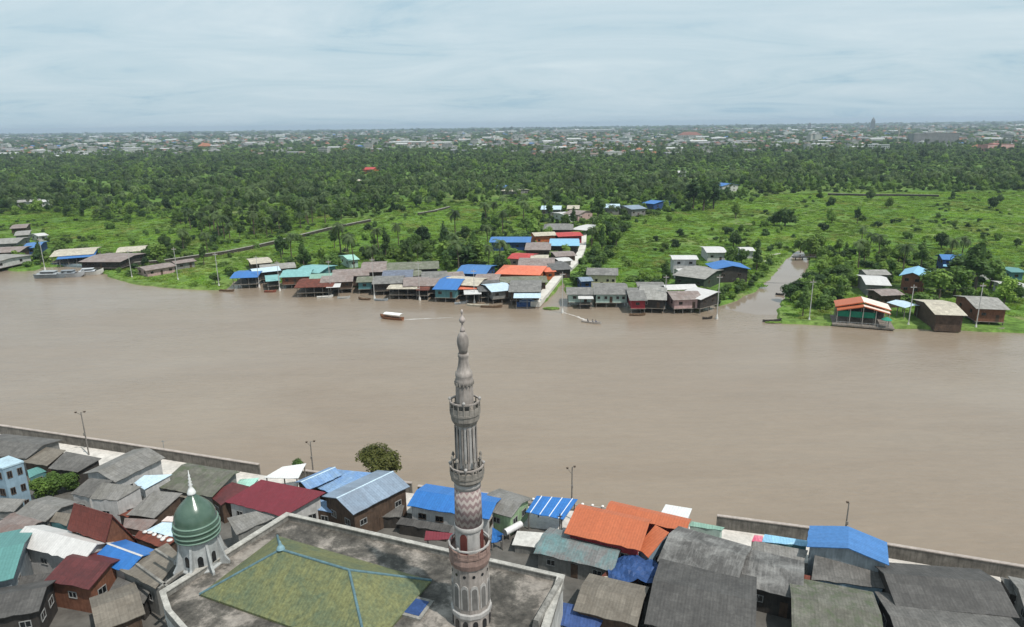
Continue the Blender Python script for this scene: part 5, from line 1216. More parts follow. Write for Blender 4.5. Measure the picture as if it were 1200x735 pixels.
for x, lab, col in ((-1.3, 'seated person in dark clothes at the stern of the speedboat', (.03, .03, .04)), (.33, 'seated person in a grey top in the middle of the speedboat', (.12, .12, .13)), (1.43, 'seated person in a dark blue top at the bow of the speedboat', (.03, .04, .09))):
    seated(lab, (bp.x + x*cr, bp.y + x*sr, -.02), -.48, plain(col, .9, .1, 2), None)
# ================================================================== VEGETATION
LEAF_A = leafm('leaf', (.105, .175, .038), (.030, .064, .019)); LEAF_B = leafm('leaf_light', (.165, .250, .045), (.095, .165, .034))
LEAF_P = leafm('palm_leaf', (.110, .155, .055), (.060, .095, .036), .3, .3); LEAF_G = leafm('grass_blade', (.25, .37, .075), (.16, .285, .052), .3, .5, .28, (.30, .29, .12))
LEAF_Y = leafm('leaf_olive', (.13, .125, .022), (.075, .08, .018), .4, .25); BARK = plain((.13, .10, .075), .95, .35, 2)
def crown(rng, h0, h1, rad, nleaf, size, nl=7, flat=1.0, core=True):
    """clumps of small leaf faces round several lobes, gaps between them"""
    m = M(); lobes = []; hc = (h0 + h1)/2; hh = (h1 - h0)/2
    for k in range(nl):
        a = rng.uniform(0, 2*pi); q = rad*rng.uniform(.15, .68); z = hc + hh*rng.uniform(-.55, .62)*(1 - .3*q/rad); r = rad*rng.uniform(.28, .5)
        lobes.append((q*cos(a), q*sin(a), z, r, min(r*flat, hh*.7)))
    lobes.append((0, 0, hc + .25*hh, rad*.5, hh*.72))
    tot = sum(l[3]**2 for l in lobes)
    for x, y, z, r, rz in lobes:
        if core:
            q = M(); st = 6; n = 7; q.lathe([(max(.05, r*.68*sin(pi*(i)/(st))*rng.uniform(.85, 1.1)), -rz*.68*cos(pi*i/st)) for i in range(st + 1)], n, cap=False)
            m.add([(x + vx*rng.uniform(.85, 1.1), y + vy*rng.uniform(.85, 1.1), z + vz) for vx, vy, vz in q.v], q.f)
        for i in range(int(nleaf*r*r/tot)):
            d = Vector((rng.gauss(0, 1), rng.gauss(0, 1), rng.gauss(.25, 1))); d.normalize(); k = rng.uniform(.72, 1.06)
            p = Vector((x + d.x*r*k, y + d.y*r*k, z + d.z*rz*k)); nn = (d + Vector((rng.gauss(0, .45), rng.gauss(0, .45), rng.gauss(.55, .4)))).normalized()
            t1 = nn.orthogonal().normalized(); t1 = Matrix.Rotation(rng.uniform(0, 6.3), 3, nn) @ t1; t2 = nn.cross(t1); s = size*rng.uniform(.6, 1.35)
            m.add([p - t1*s, p - t2*s*.55 , p + t1*s, p + t2*s*.55], [(0, 1, 2, 3)])
    return m, lobes
def trunk_m(rng, h, r, lobes=()):
    m = M(); top = Vector((rng.uniform(-.3, .3), rng.uniform(-.3, .3), h)); m.tube((0, 0, -.2), top*.5 + Vector((.1, 0, 0)), r, r*.75, 8); m.tube(top*.5 + Vector((.1, 0, 0)), top, r*.75, r*.5, 8)
    for x, y, z, rr, rz in list(lobes)[:5]: m.tube(top*.8, (x*.9, y*.9, z), r*.4, r*.12, 6)
    return m
def palm_m(rng, h, nf=24, fl=4.3):
    m = M()
    for k in range(nf):
        a = 2*pi*k/nf*2.39 + rng.uniform(-.2, .2); el = R(rng.uniform(-35, 72)); L = fl*rng.uniform(.8, 1.15); p = Vector((0, 0, h)); seg = 7; rows = []
        for s in range(seg + 1):
            w_ = .95*sin(pi*min(1, .12 + s/seg*.86))*L/4; side = Vector((-sin(a), cos(a), 0)); rows.append((p.copy(), side, w_))
            el -= R(9 + 6*s/seg + 6*(1 if el > 0 else .2)); p += Vector((cos(a)*cos(el), sin(a)*cos(el), sin(el)))*L/seg
        for s in range(seg):
            p, sd, w0 = rows[s]; q, _, w1 = rows[s + 1]
            for sg in (-1, 1):
                for hf in (0, .5):
                    u0 = p.lerp(q, hf); u1 = p.lerp(q, hf + .5); tip = p.lerp(q, hf + .45) + sd*sg*(w0 + w1)/2*rng.uniform(.85, 1.15) - Vector((0, 0, .45*(w0 + w1)/2))
                    m.add([u0, u1, tip], [(0, 1, 2)])
    return m
def palm_trunk(rng, h):
    m = M(); lean = Vector((rng.uniform(-.06, .06)*h, rng.uniform(-.06, .06)*h, 0)); pr = None
    for i in range(6):
        t = i/5; p = Vector((lean.x*(t*t - 1), lean.y*(t*t - 1), h*t - (.3 if i == 0 else 0))); r = .26 - .11*t
        if pr: m.tube(pr[0], p, pr[1], r, 7)
        pr = (p, r)
    return m
rng = random.Random(11)
def proto(name, cat, crown_mesh, trunk_mesh, leaf, foliage='crown', trunk='trunk'):
    return dict(name=name, cat=cat, crown=crown_mesh.mesh(name + '_crown', leaf), trunk=trunk_mesh.mesh(name + '_trunk', BARK), fol=foliage, tr=trunk)
TREES = []
for k in range(7):
    h = rng.uniform(7.5, 11); rad = rng.uniform(3.2, 4.8); cm, lb = crown(rng, h*.06, h, rad, 850, .48, rng.randint(7, 10)); TREES.append(proto('broadleaf_tree', 'tree', cm, trunk_m(rng, h*.55, .28, lb), LEAF_A if k in (0, 4, 6) else LEAF_B))
for k in range(2):
    h = rng.uniform(12, 14); rad = rng.uniform(2.4, 3.0); cm, lb = crown(rng, h*.08, h, rad, 850, .48, 11); TREES.append(proto('broadleaf_tree', 'tree', cm, trunk_m(rng, h*.6, .28, lb), LEAF_A))
PALMS = []
for k in range(6):
    h = rng.uniform(9, 14); PALMS.append(proto('coconut_palm', 'palm tree', palm_m(rng, h), palm_trunk(rng, h), LEAF_P))
SHRUBS = []
for k in range(6):
    h = rng.uniform(1.9, 3.4); rad = rng.uniform(1.5, 2.6); cm, lb = crown(rng, -.1, h, rad, 300, .34, 5); SHRUBS.append(proto('shrub', 'shrub', cm, trunk_m(rng, h*.5, .09, lb), (LEAF_A, LEAF_B, LEAF_B, LEAF_A, LEAF_B, LEAF_A)[k], 'foliage', 'stem'))
TUFT = []
for k in range(4):
    m = M()
    for i in range(70):
        a = rng.uniform(0, 2*pi); q = rng.uniform(0, 1)**.6*1.3; x, y = q*cos(a), q*sin(a); hh = rng.uniform(.35, .85)*(1.2 - q*.4); dx, dy = rng.uniform(-.7, .7), rng.uniform(-.7, .7); b_ = rng.uniform(0, pi); wx, wy = .16*cos(b_), .16*sin(b_)
        m.add([(x - wx, y - wy, -.05), (x + wx, y + wy, -.05), (x + dx + wx*.6, y + dy + wy*.6, hh), (x + dx - wx*.6, y + dy - wy*.6, hh)], [(0, 1, 2, 3)])
    TUFT.append(m.mesh('grass_clump', LEAF_G if k else LEAF_B))
def plant(pr, loc, sc_, rz, label, group, parts=True):
    if parts:
        r = thing(pr['name'], label, pr['cat'], loc, rz, group); r.scale = sc_
        for k, nm in (('crown', pr['fol']), ('trunk', pr['tr'])): c = bpy.data.objects.new(nm, pr[k]); COL.objects.link(c); c.parent = r
        return r
    o = bpy.data.objects.new(pr['name'], pr['crown']); COL.objects.link(o); o.location = loc; o.rotation_euler = (0, 0, rz); o.scale = sc_; return tag(o, label, pr['cat'], group)
# --------- hand placed plants (photo column, photo row of the foot, size factor, prototype list, index, label)
def at(u, v): p = P(u, v, GZ); return (p.x, p.y, GZ - .05)
def hand(L, u, v, s, i, label, group=None, sz=None):
    p = at(u, v); FOOT.append((p[0], p[1], 1.0)); k_ = 1.35 if L is TREES else 1.0; return plant(L[i % len(L)], p, (s*k_, s*k_, sz or s), rng.uniform(0, 6), label, group)
hand(TREES, 541, 311, 2.0, 0, 'large dark round tree behind the light blue roof', sz=1.15); hand(TREES, 524, 310, 1.25, 3, 'round tree left of the large dark one, above the long green grey roof'); hand(TREES, 562, 309, 1.2, 1, 'round tree on the right of the large dark one, above the light blue roof')
hand(PALMS, 398, 299, 1.45, 0, 'tall lone coconut palm with a shaggy trunk on the green meadow'); hand(PALMS, 343, 305, 1.15, 2, 'shorter lone palm on the meadow above the aqua roofs')
hand(TREES, 186, 305, 1.0, 5, 'bright yellow green tree at the low pink grey row'); hand(TREES, 205, 304, .75, 2, 'small dark tree behind the bright yellow green one'); hand(TREES, 172, 306, .7, 6, 'small light tree left of the bright yellow green one')
for u, v, s, i, lab in ((700, 262, 1.5, 7, 'tallest'), (712, 275, 1.35, 0, 'widest'), (703, 288, 1.2, 2, 'lowest'), (722, 288, .95, 3, 'rightmost'), (699, 302, .8, 1, 'smallest')): hand(TREES, u, v, s, i, lab + ' of the dark trees beside the top of the white walkway', 'dark trees beside the walkway')
hand(SHRUBS, 684, 328, 2.1, 0, 'dense dark bush between the white walkway and the cream walled house'); hand(SHRUBS, 672, 334, 1.7, 3, 'lower bush spilling over the edge of the white walkway')
for u, v, s, i, lab in ((812, 245, 1.75, 8, 'leftmost'), (824, 247, 1.8, 7, 'tallest'), (836, 245, 1.5, 8, 'rightmost')): hand(TREES, u, v, s, i, lab + ' of three tall dark trees at the edge of the wide meadow', 'tall dark trees at the meadow edge')
hand(TREES, 920, 265, 1.25, 0, 'lone round dark tree in the middle of the wide meadow'); hand(TREES, 907, 264, .8, 4, 'smaller companion of the lone round meadow tree')
hand(TREES, 950, 300, 1.1, 1, 'dark tree at the head of the creek'); hand(TREES, 938, 296, .8, 3, 'smaller dark tree over the footbridge'); hand(PALMS, 1008, 292, .9, 1, 'palm on the meadow behind the creek bushes')
for u, v, s, i, lab in ((760, 334, 1.3, 2, 'behind the crimson walled house'), (738, 312, 1.1, 1, 'on the meadow behind the cream walled house'), (752, 330, 1.2, 4, 'next to the low grey connecting roof'), (792, 290, 1.2, 0, 'dark and round on the meadow above the white two storey house'), (778, 292, 1.0, 2, 'left of the dark round meadow bush')): hand(SHRUBS, u, v, s*1.2, i, 'bush ' + lab)
k = 0
bank_l = [(842, 357), (850, 352), (860, 352), (868, 345), (874, 342), (882, 338), (886, 330), (892, 326), (897, 318), (856, 343), (866, 335), (848, 348), (878, 326), (906, 310), (888, 316)]
for u, v in bank_l: hand(SHRUBS, u - 2, v - 1, rng.uniform(.8, 1.15), k, 'light green bush crowding the left side of the creek', 'bushes on the left creek bank'); k += 1
bank_r = [(926, 352), (934, 356), (944, 358), (955, 358), (965, 362), (935, 343), (946, 345), (958, 348), (970, 350), (950, 333), (962, 337), (975, 340), (985, 345), (960, 322), (972, 327), (985, 330), (995, 336), (980, 318), (965, 312), (992, 322)]
for u, v in bank_r: hand(TREES, u, v, rng.uniform(.5, .75), [0, 1, 2, 3, 4][k % 5], 'dark mangrove like tree in the thicket right of the creek', 'thicket right of the creek'); k += 1
for u, v, s, i, lab in ((1100, 350, 1.2, 3, 'broad grey green tree behind the boat shed with painted inside shade'), (1118, 347, 1.25, 1, 'dark tree between the boat shed and the brown plank house'), (1142, 342, 1.5, 7, 'tallest dark tree behind the brown plank house'), (1160, 338, 1.1, 2, 'dark tree at the far side of the brown plank house'), (1126, 330, 1.2, 0, 'tree in front of the pale blue annex on the meadow'), (1084, 340, .9, 4, 'small tree beside the light blue gabled house'),
    (1052, 308, 1.0, 1, 'round dark tree above the light blue gabled house'), (1080, 308, .8, 3, 'small round tree right of the round dark one on the meadow'), (1038, 303, .7, 5, 'small light tree on the meadow above the grey huts')): hand(TREES, u, v, s, i, lab)
for u, v, s, lab in ((432, 304, 1.5, 'leftmost'), (446, 305, 1.3, 'lowest'), (458, 302, 1.6, 'darkest and third'), (470, 303, 1.5, 'fourth from the meadow'), (482, 300, 1.4, 'rightmost')): hand(SHRUBS, u, v, s*1.15, k, lab + ' of the bushes behind the long green grey roof', 'bushes behind the green grey roof'); k += 1
# near trees
b = P(447, 563, 2.4); cm, lb = crown(random.Random(2), 1.2, 6.8, 3.1, 2600, .22, 11); PR = proto('broadleaf_tree', 'tree', cm, trunk_m(rng, 3.4, .22, lb), LEAF_Y)
plant(PR, (b.x, b.y, 2.4), (1.3, 1.3, 1.0), 0, 'round olive green tree by the river wall behind the big blue grey gabled roof', None)
cm, lb = crown(random.Random(4), -.1, 3.6, 2.3, 1700, .2, 7); PB = proto('shrub', 'shrub', cm, trunk_m(rng, 1.8, .1, lb), LEAF_B, 'foliage', 'stem')
for u, v, s, lab in ((52, 583, 1.0, 'leafy bright green bush in the gap, next to the pale blue house'), (67, 580, 1.05, 'leafy bright green bush in the middle of the gap between grey roofs'), (82, 575, .9, 'leafy bright green bush in the gap, touching the white house pair')):
    b = P(u, v, TZ); plant(PB, (b.x, b.y, TZ), (s, s, s), rng.uniform(0, 6), lab, 'bushes in the gap between the grey roofs')
cm, lb = crown(random.Random(6), .3, 2.2, 1.2, 420, .16, 5); b = P(348, 545, 3.4); PS = proto('shrub', 'shrub', cm, trunk_m(rng, 1.0, .06, lb), LEAF_A, 'foliage', 'stem'); plant(PS, (b.x, b.y, 2.45), (1, 1, 1), 0, 'small dark bush at the river wall behind the white canopy', None)
# --------- zones of the far side, in photo columns and rows measured on the ground
MEAD = [[(150, 336), (230, 299), (330, 275), (400, 258), (520, 243), (600, 236), (640, 232), (640, 244), (575, 252), (545, 275), (500, 283), (430, 290), (400, 302), (330, 306), (270, 318), (262, 342)],
        [(700, 330), (722, 296), (745, 256), (830, 247), (905, 228), (980, 226), (1300, 224), (1300, 330), (1180, 330), (1120, 300), (1040, 302), (960, 290), (860, 288), (780, 325)],
        [(-40, 255), (60, 250), (120, 262), (190, 258), (240, 275), (170, 295), (60, 292), (-40, 275)]]
def zone(x, y):
    u, v = proj(x, y, GZ)
    for m in MEAD:
        if inpoly(u, v, m): return 'meadow'
    edge = (246 if 215 < u < 460 else 226) + 12*sin(u*.031 + 1) if u < 640 else (240 if u < 840 else 224)
    if v < edge + 6*sin(u*.05): return 'wood'
    return 'mixed'
def clear(x, y, r=0):
    if not inpoly(x, y, FARPOLY): return False
    for i in range(8):
        if not inpoly(x + (1.5 + r)*cos(i*pi/4), y + (1.5 + r)*sin(i*pi/4), NEARPOLY): return False
    for fx, fy, fr in FOOT:
        if abs(x - fx) < fr + r and abs(y - fy) < fr + r and (x - fx)**2 + (y - fy)**2 < (fr + r)**2: return False
    for a, b in zip(WALK, WALK[1:]):
        ab = b - a; t = max(0, min(1, ((x - a.x)*ab.x + (y - a.y)*ab.y)/(ab.x**2 + ab.y**2)))
        if (x - a.x - ab.x*t)**2 + (y - a.y - ab.y*t)**2 < (2.2 + r)**2: return False
    return True
NEARPOLY = [(p.x, p.y) for p in shore if -500 < p.x < 400] + [(2500, 300), (2500, 4000), (-2500, 4000), (-2500, 900)]
rng = random.Random(21)
def spot(y0, y1):
    y = math.sqrt(rng.uniform(y0*y0, y1*y1)); return rng.uniform(-.80, .80)*y, y
LMK = [('the docked boats', 80, 316), ('the low pink grey row', 195, 313), ('the open blue boat house', 288, 323), ('the mint green hut', 408, 303), ('the middle of the long dyke', 330, 284), ('the end of the long dyke', 430, 261), ('the start of the long dyke', 185, 309), ('the large dark round tree', 541, 309),
 ('the long blue row house', 598, 282), ('the inland roof cluster', 660, 250), ('the cream walled house', 705, 323), ('the white two storey house', 800, 304), ('the footbridge', 945, 301), ('the orange pavilion', 1010, 368), ('the blue meadow house', 1113, 303), ('the light blue gabled house', 1070, 329),
 ('the three tall dark trees', 824, 246), ('the lone round meadow tree', 920, 264), ('the straight meadow dyke', 1040, 231), ('the short dyke', 508, 248), ('the lone tall palm', 398, 299), ('the red roofed wood house', 434, 200), ('the pale wood hut', 410, 213), ('the blue hut by the palms', 588, 221), ('the long grey hut', 30, 238), ('the bright blue hut', 770, 239), ('the white house in the wood', 799, 203), ('the blue house at the wood edge', 850, 219)]
LMK = [(n, P(u, v, GZ)) for n, u, v in LMK]
def relate(x, y, lm, near=14, far_=45):
    n, p = min(lm, key=lambda q: (q[1].x - x)**2 + ((q[1].y - y)*.8)**2); dx, dy = x - p.x, y - p.y; d = math.hypot(dx, dy)
    r = ('beyond' if dy > 0 else 'in front of') if abs(dy) > abs(dx)*.9 else ('right of' if dx > 0 else 'left of')
    return ('just ' if d < near else ('' if d < far_ else 'well ' if r in ('beyond', 'in front of') else 'some way ')) + r + ' ' + n
count = {'tree': 0, 'palm': 0, 'shrub': 0}
CAPN = 262; KN = {'tree': TREES, 'palm': PALMS, 'shrub': SHRUBS}
NM = {'tree': 'leafy broadleaf tree', 'palm': 'feathery coconut palm', 'shrub': 'rounded bush'}
stuff = {'tree': [], 'palm': [], 'tuft': [], 'scrub': []}
SCALE = {'tree': (.5, 1.12), 'palm': (.75, 1.3), 'shrub': (.7, 1.6)}
PLANTED = []
# nearer belt: every plant an individual until the cap, nearest first
cand = []
for i in range(5200):
    x, y = spot(205, 720); cand.append((y, x))
cand.sort()
for y, x in cand:
    z = zone(x, y); rr = rng.random(); u, v = proj(x, y, GZ)
    if z == 'meadow': kind = 'shrub' if rr < .12 else ('tree' if rr < .018 + .12 else None)
    elif z == 'mixed':
        pal = .34 if 240 < u < 640 else .10
        kind = 'palm' if rr < pal else ('tree' if rr < pal + .30 else ('shrub' if rr < .92 else None))
    else: kind = 'palm' if rr < .38 else 'tree'
    if not kind or not clear(x, y, 1.0 if kind == 'shrub' else 1.8): continue
    if kind == 'shrub' and y > 480: continue
    g = .55 if kind == 'shrub' else 2.2
    if any(abs(x - a) < g + b and abs(y - c) < g + b for a, c, b in PLANTED[-260:]): continue
    PLANTED.append((x, y, g))
    s = rng.uniform(*SCALE[kind]); sc3 = (s*rng.uniform(.9, 1.15), s*rng.uniform(.9, 1.15), s*rng.uniform(.85, 1.15)); i = rng.randrange(len(KN[kind]))
    if count[kind] < CAPN:
        count[kind] += 1; lo, hi = SCALE[kind]; q = (sc3[2] - lo)/(hi - lo); sz = 'low' if q < .3 else ('medium' if q < .65 else 'tall')
        lab = '%s %s %s' % (sz, NM[kind], relate(x, y, LMK)); plant(KN[kind][i], (x, y, GZ - .06), sc3, rng.uniform(0, 6.28), lab, lab.replace(NM[kind], NM[kind].replace('bush', 'bushe') + 's'), parts=y < 460)
    elif kind != 'shrub': stuff[kind].append((x, y, sc3, i))
def patchy(x, y, a=.021, b=.013): return sin(x*a + 1.3*sin(y*.011))*sin(y*b + .7*sin(x*.017))
for i in range(19000):
    x, y = spot(430, 1800); z = zone(x, y)
    if z == 'meadow' or (z == 'mixed' and rng.random() < .75) or (y < 720 and z == 'wood' and rng.random() < .3): continue
    gap = patchy(x, y) + .35*sin(x*.06)*sin(y*.05)
    if gap > .22 and rng.random() < .88: continue
    if y < 720 and not clear(x, y, 1.5): continue
    u, v = proj(x, y, GZ); kind = 'palm' if rng.random() < (.52 if u < 1000 else .3) + .3*gap else 'tree'
    s = rng.uniform(.45, 1.0)*(1.55 if rng.random() < .14 else 1); i2 = rng.randrange(12)
    # stands of one kind, as planted or self-sown together
    if rng.random() < .6: i2 = int(abs(patchy(y, x, .013, .017))*11.9)
    stuff[kind].append((x, y, (s*1.15, s*1.15, s*rng.uniform(.8, 1.15)), i2))
for i in range(25000):
    x, y = spot(1550, 6000); s = rng.uniform(.7, 1.25)*(1 + y/4000); stuff['tree'].append((x, y, (s*1.6, s*1.6, s*.46), rng.randrange(12)))
for i in range(5000):
    x, y = spot(6000, 14500); s = rng.uniform(2.5, 5); stuff['tree'].append((x, y, (s*2.6, s*2.0, s*.62*rng.uniform(.6, 1.3)), rng.randrange(12)))
for i in range(24000):
    x, y = spot(215, 1500); z = zone(x, y)
    d = patchy(x, y, .05, .045) + .5*sin(x*.19 + y*.05)*sin(y*.13) + rng.uniform(-.35, .35)
    if z == 'meadow' and d < .62: continue
    if z == 'mixed' and d < -.45: continue
    if y < 760 and not clear(x, y, .6): continue
    s = rng.uniform(.45, 1.15)*(1.35 if z != 'meadow' else .8); stuff['scrub'].append((x, y, (s*1.25, s*1.25, s*rng.uniform(.6, 1.0)), rng.randrange(6)))
for i in range(100000):
    x, y = spot(205, 860); z = zone(x, y)
    if z == 'wood' or (z == 'mixed' and y > 560) or not clear(x, y, .2): continue
    d = sin(x*.11 + 2*sin(y*.05))*sin(y*.09 + 1.5*sin(x*.06)) + .5*sin(x*.31)*sin(y*.27 + 1) + rng.uniform(-.6, .6)
    if d < -.75 and z == 'meadow': continue
    s = rng.uniform(.5, 1.2); stuff['tuft'].append((x, y, (s*1.3, s*1.3, s*rng.uniform(.35, .9)), rng.randrange(4)))
# a few grass clumps one can tell apart at the water's edge, then the mass
gsrc = []
for k, (u, v, lab) in enumerate(((226, 335, 'tall grass clump on the bank below the low pink grey row'), (246, 337, 'tall grass clump at the water by the meadow corner pole'), (893, 336, 'tall grass clump hanging over the creek'), (1104, 383, 'tall grass clump at the water right of the pavilion deck'))):
    p = P(u, v, GZ); o = ob('grass_clump', TUFT[k], None, loc=(p.x, p.y + 1.0, GZ - .03)); o.scale = (1.4, 1.4, 1.3); tag(o, lab, 'grass clump'); gsrc.append(o)
def scatter(name, items, srcs, label=None):
    """one object: copies of the source shapes standing on given points"""
    me = bpy.data.meshes.new(name); me.from_pydata([(x, y, GZ - .06) for x, y, s, i in items], [], [])
    for nm, typ, val in (('size', 'FLOAT_VECTOR', [c for it in items for c in it[2]]), ('turn', 'FLOAT_VECTOR', [c for it in items for c in (0, 0, rng.uniform(0, 6.28))]), ('pick', 'INT', [it[3] % len(srcs) for it in items])):
        at_ = me.attributes.new(nm, typ, 'POINT'); at_.data.foreach_set('vector' if typ == 'FLOAT_VECTOR' else 'value', val)
    o = ob(name, me, None); tag(o, kind='stuff')
    ng = bpy.data.node_groups.new(name, 'GeometryNodeTree'); ng.interface.new_socket('Geometry', in_out='INPUT', socket_type='NodeSocketGeometry'); ng.interface.new_socket('Geometry', in_out='OUTPUT', socket_type='NodeSocketGeometry')
    gi = N(ng, 'NodeGroupInput'); go = N(ng, 'NodeGroupOutput'); mp = N(ng, 'GeometryNodeMeshToPoints'); ip = N(ng, 'GeometryNodeInstanceOnPoints'); jn = N(ng, 'GeometryNodeJoinGeometry')
    for s in srcs[::-1]:
        oi = N(ng, 'GeometryNodeObjectInfo'); oi.transform_space = 'ORIGINAL'; oi.inputs['Object'].default_value = s; oi.inputs['As Instance'].default_value = True; ng.links.new(oi.outputs['Geometry'], jn.inputs[0])
    def na(n, ty): q = N(ng, 'GeometryNodeInputNamedAttribute'); q.data_type = ty; q.inputs['Name'].default_value = n; return q.outputs['Attribute']
    e2r = N(ng, 'FunctionNodeEulerToRotation')
    ng.links.new(na('turn', 'FLOAT_VECTOR'), e2r.inputs[0])
    ng.links.new(gi.outputs[0], mp.inputs[0]); ng.links.new(mp.outputs[0], ip.inputs['Points']); ng.links.new(jn.outputs[0], ip.inputs['Instance']); ip.inputs['Pick Instance'].default_value = True
    ng.links.new(na('pick', 'INT'), ip.inputs['Instance Index']); ng.links.new(e2r.outputs[0], ip.inputs['Rotation']); ng.links.new(na('size', 'FLOAT_VECTOR'), ip.inputs['Scale']); ng.links.new(ip.outputs[0], go.inputs[0])
    o.modifiers.new('scatter', 'NODES').node_group = ng
    return o
def users(protos):
    r = []
    for p in protos:
        r.append(next(o for o in COL.objects if o.data == p['crown']))
    return r
scatter('woodland', stuff['tree'], users(TREES)); scatter('palm_grove', stuff['palm'], users(PALMS)); scatter('grass', stuff['tuft'], gsrc); scatter('undergrowth', stuff['scrub'], users(SHRUBS))
# floating weed
for (u, v, rx, ry, lab) in ((646, 362, 2.8, 1.6, 'floating clump of green water weed at the canal inlet'), (909, 378.5, 3.2, .6, 'floating strip of green water weed at the bank tip by the creek')):
    c = P(u, v, 0); m = M()
    for i in range(420):
        a = rng.uniform(0, 6.28); q = math.sqrt(rng.random()); x, y = rx*q*cos(a), ry*q*sin(a)*1.0; s = rng.uniform(.1, .2); z = rng.uniform(.02, .3); t_2 = rng.uniform(-.8, .8)
        m.add([(x - s, y - s, z), (x + s, y - s, z + t_2*s), (x + s, y + s, z + .1), (x - s, y + s, z - t_2*s*.5)], [(0, 1, 2, 3)])
    tag(ob('water_weed', m, LEAF_B, loc=(c.x, c.y, 0)), lab, 'water plants')
# ================================================================== DISTANT TOWN
CW = plain((.36, .355, .34), .85, .15, .1); CG = plain((.24, .24, .24), .85, .2, .1); CR = plain((.22, .10, .075), .85, .25, .15); CB = plain((.22, .17, .14), .85, .25, .15); CWH = plain((.50, .50, .49), .7, .1, .1); COR = plain((.36, .15, .08), .8, .2, .1); CBL = plain((.10, .20, .42), .7, .2, .1); CDK = plain((.05, .055, .06), .5, .2, .2); CPK = plain((.60, .28, .25), .8, .2, .1)
def hip_house(w_, d, h, rh, over=.5):
    m = M(); m.box(-w_/2, w_/2, -d/2, d/2, 0, h, 0); a, b = w_/2 + over, d/2 + over; k = max(0, a - b)
    vs = [(-a, -b, h), (a, -b, h), (a, b, h), (-a, b, h), (-k, 0, h + rh), (k, 0, h + rh), ]; m.add(vs, [(0, 1, 5, 4), (1, 2, 5), (2, 3, 4, 5), (3, 0, 4), (3, 2, 1, 0)], 1)
    for x in (-w_*.3, 0, w_*.3): m.box(x - .6, x + .6, -d/2 - .04, -d/2 + .02, h*.35, h*.75, 2)
    return m
def gab_house(w_, d, h, rh):
    m = M(); m.box(-w_/2, w_/2, -d/2, d/2, 0, h, 0); a, b = w_/2 + .4, d/2 + .5
    m.add([(-a, -b, h - .1), (a, -b, h - .1), (a, b, h - .1), (-a, b, h - .1), (-a, 0, h + rh), (a, 0, h + rh)], [(0, 1, 5, 4), (2, 3, 4, 5), (1, 2, 5), (3, 0, 4), (3, 2, 1, 0)], 1)
    for x in (-w_*.25, w_*.25): m.box(x - .7, x + .7, -d/2 - .04, -d/2 + .02, h*.3, h*.7, 2)
    return m
def flats(w_, d, st):
    m = M(); m.box(-w_/2, w_/2, -d/2, d/2, 0, st*3.1, 0); m.box(-w_/2 - .3, w_/2 + .3, -d/2 - .3, d/2 + .3, st*3.1, st*3.1 + .5, 1); m.box(-w_*.2, w_*.05, -d*.2, d*.2, st*3.1 + .5, st*3.1 + 2.6, 0)
    for s in range(st):
        n = int(w_/3)
        for j in range(n): x = -w_/2 + w_*(j + .5)/n; m.box(x - .8, x + .8, -d/2 - .05, -d/2 + .02, s*3.1 + 1, s*3.1 + 2.4, 2)
    return m
def hall(w_, d, h):
    m = M(); m.box(-w_/2, w_/2, -d/2, d/2, 0, h, 0); k = 8; rows = [(-d/2*cos(pi*i/k)*1.03, h + 2.2*sin(pi*i/k)) for i in range(k + 1)]
    vs = [(x, y, z) for x in (-w_/2 - .3, w_/2 + .3) for y, z in rows]; m.add(vs, [(i, k + 1 + i, k + 2 + i, i + 1) for i in range(k)] + [tuple(range(k, -1, -1)), tuple(range(k + 1, 2*k + 2))], 1)
    for j in range(int(w_/7)): x = -w_/2 + 7*(j + .5); m.box(x - 1.6, x + 1.6, -d/2 - .06, -d/2 + .02, 0.2, h*.7, 2)
    return m
CP = [('house', 'house', 'with a red hipped roof', hip_house(11, 9, 5.5, 2.6), [CW, CR, CDK]), ('house', 'house', 'with a brown gabled roof', gab_house(12, 8, 4.5, 2.2), [CW, CB, CDK]), ('house', 'house', 'with a grey gabled roof', gab_house(13, 9, 5, 2), [CG, CG, CDK]),
      ('apartment_block', 'apartment block', 'of four pale storeys', flats(22, 11, 4), [CW, CG, CDK]), ('warehouse', 'warehouse', 'with a white curved roof', hall(44, 22, 6.5), [CW, CWH, CDK]), ('warehouse', 'warehouse', 'with a grey curved roof', hall(36, 20, 6), [CG, CG, CDK]), ('house', 'house', 'with an orange hipped roof', hip_house(13, 10, 6, 2.8), [CW, COR, CDK]),
      ('shophouse_row', 'shophouses', 'of three white storeys', flats(40, 12, 3), [CWH, CWH, CDK]), ('house', 'house', 'with a blue gabled roof', gab_house(12, 9, 5, 2), [CW, CBL, CDK])]
CM = [c[3].mesh(c[0], c[4]) for c in CP]
TLM = [(n, P(u, v, GZ)) for n, u, v in (('the wide white warehouse', 478, 170), ('the orange temple', 241, 174), ('the winged grey block', 1092, 170), ('the pinkish red building', 1166, 177), ('the red roofed hall', 808, 162.5), ('the middle radio mast', 600, 166), ('the rightmost radio mast', 1052, 168), ('the other radio mast', 980, 166.5), ('the red roofed wood house', 434, 200), ('the white house in the wood', 799, 203), ('the domed warehouse', 520, 171.5), ('the long grey hut', 30, 238))]
rng = random.Random(33); wts = [8, 8, 8, 2, 2, 3, 4, 2, 1]
cand = []
for i in range(4800):
    y = 1300*(8500/1300)**rng.random(); x = rng.uniform(-.8, .8)*y; u, v = proj(x, y, GZ)
    # the built-up band starts a little nearer on the right
    near = 1620 if u < 620 else (1300 if u < 900 else 1500)
    if y < near*rng.uniform(.9, 1.15): continue
    cl = sin(x*.004 + 1.1) + sin(y*.003 + x*.002) + .8*sin(x*.011)
    if cl < rng.uniform(-2.6, .3): continue
    cand.append((y, x))
cand.sort(); csrc = [None]*len(CP); rest = []; nc = 0; used = []
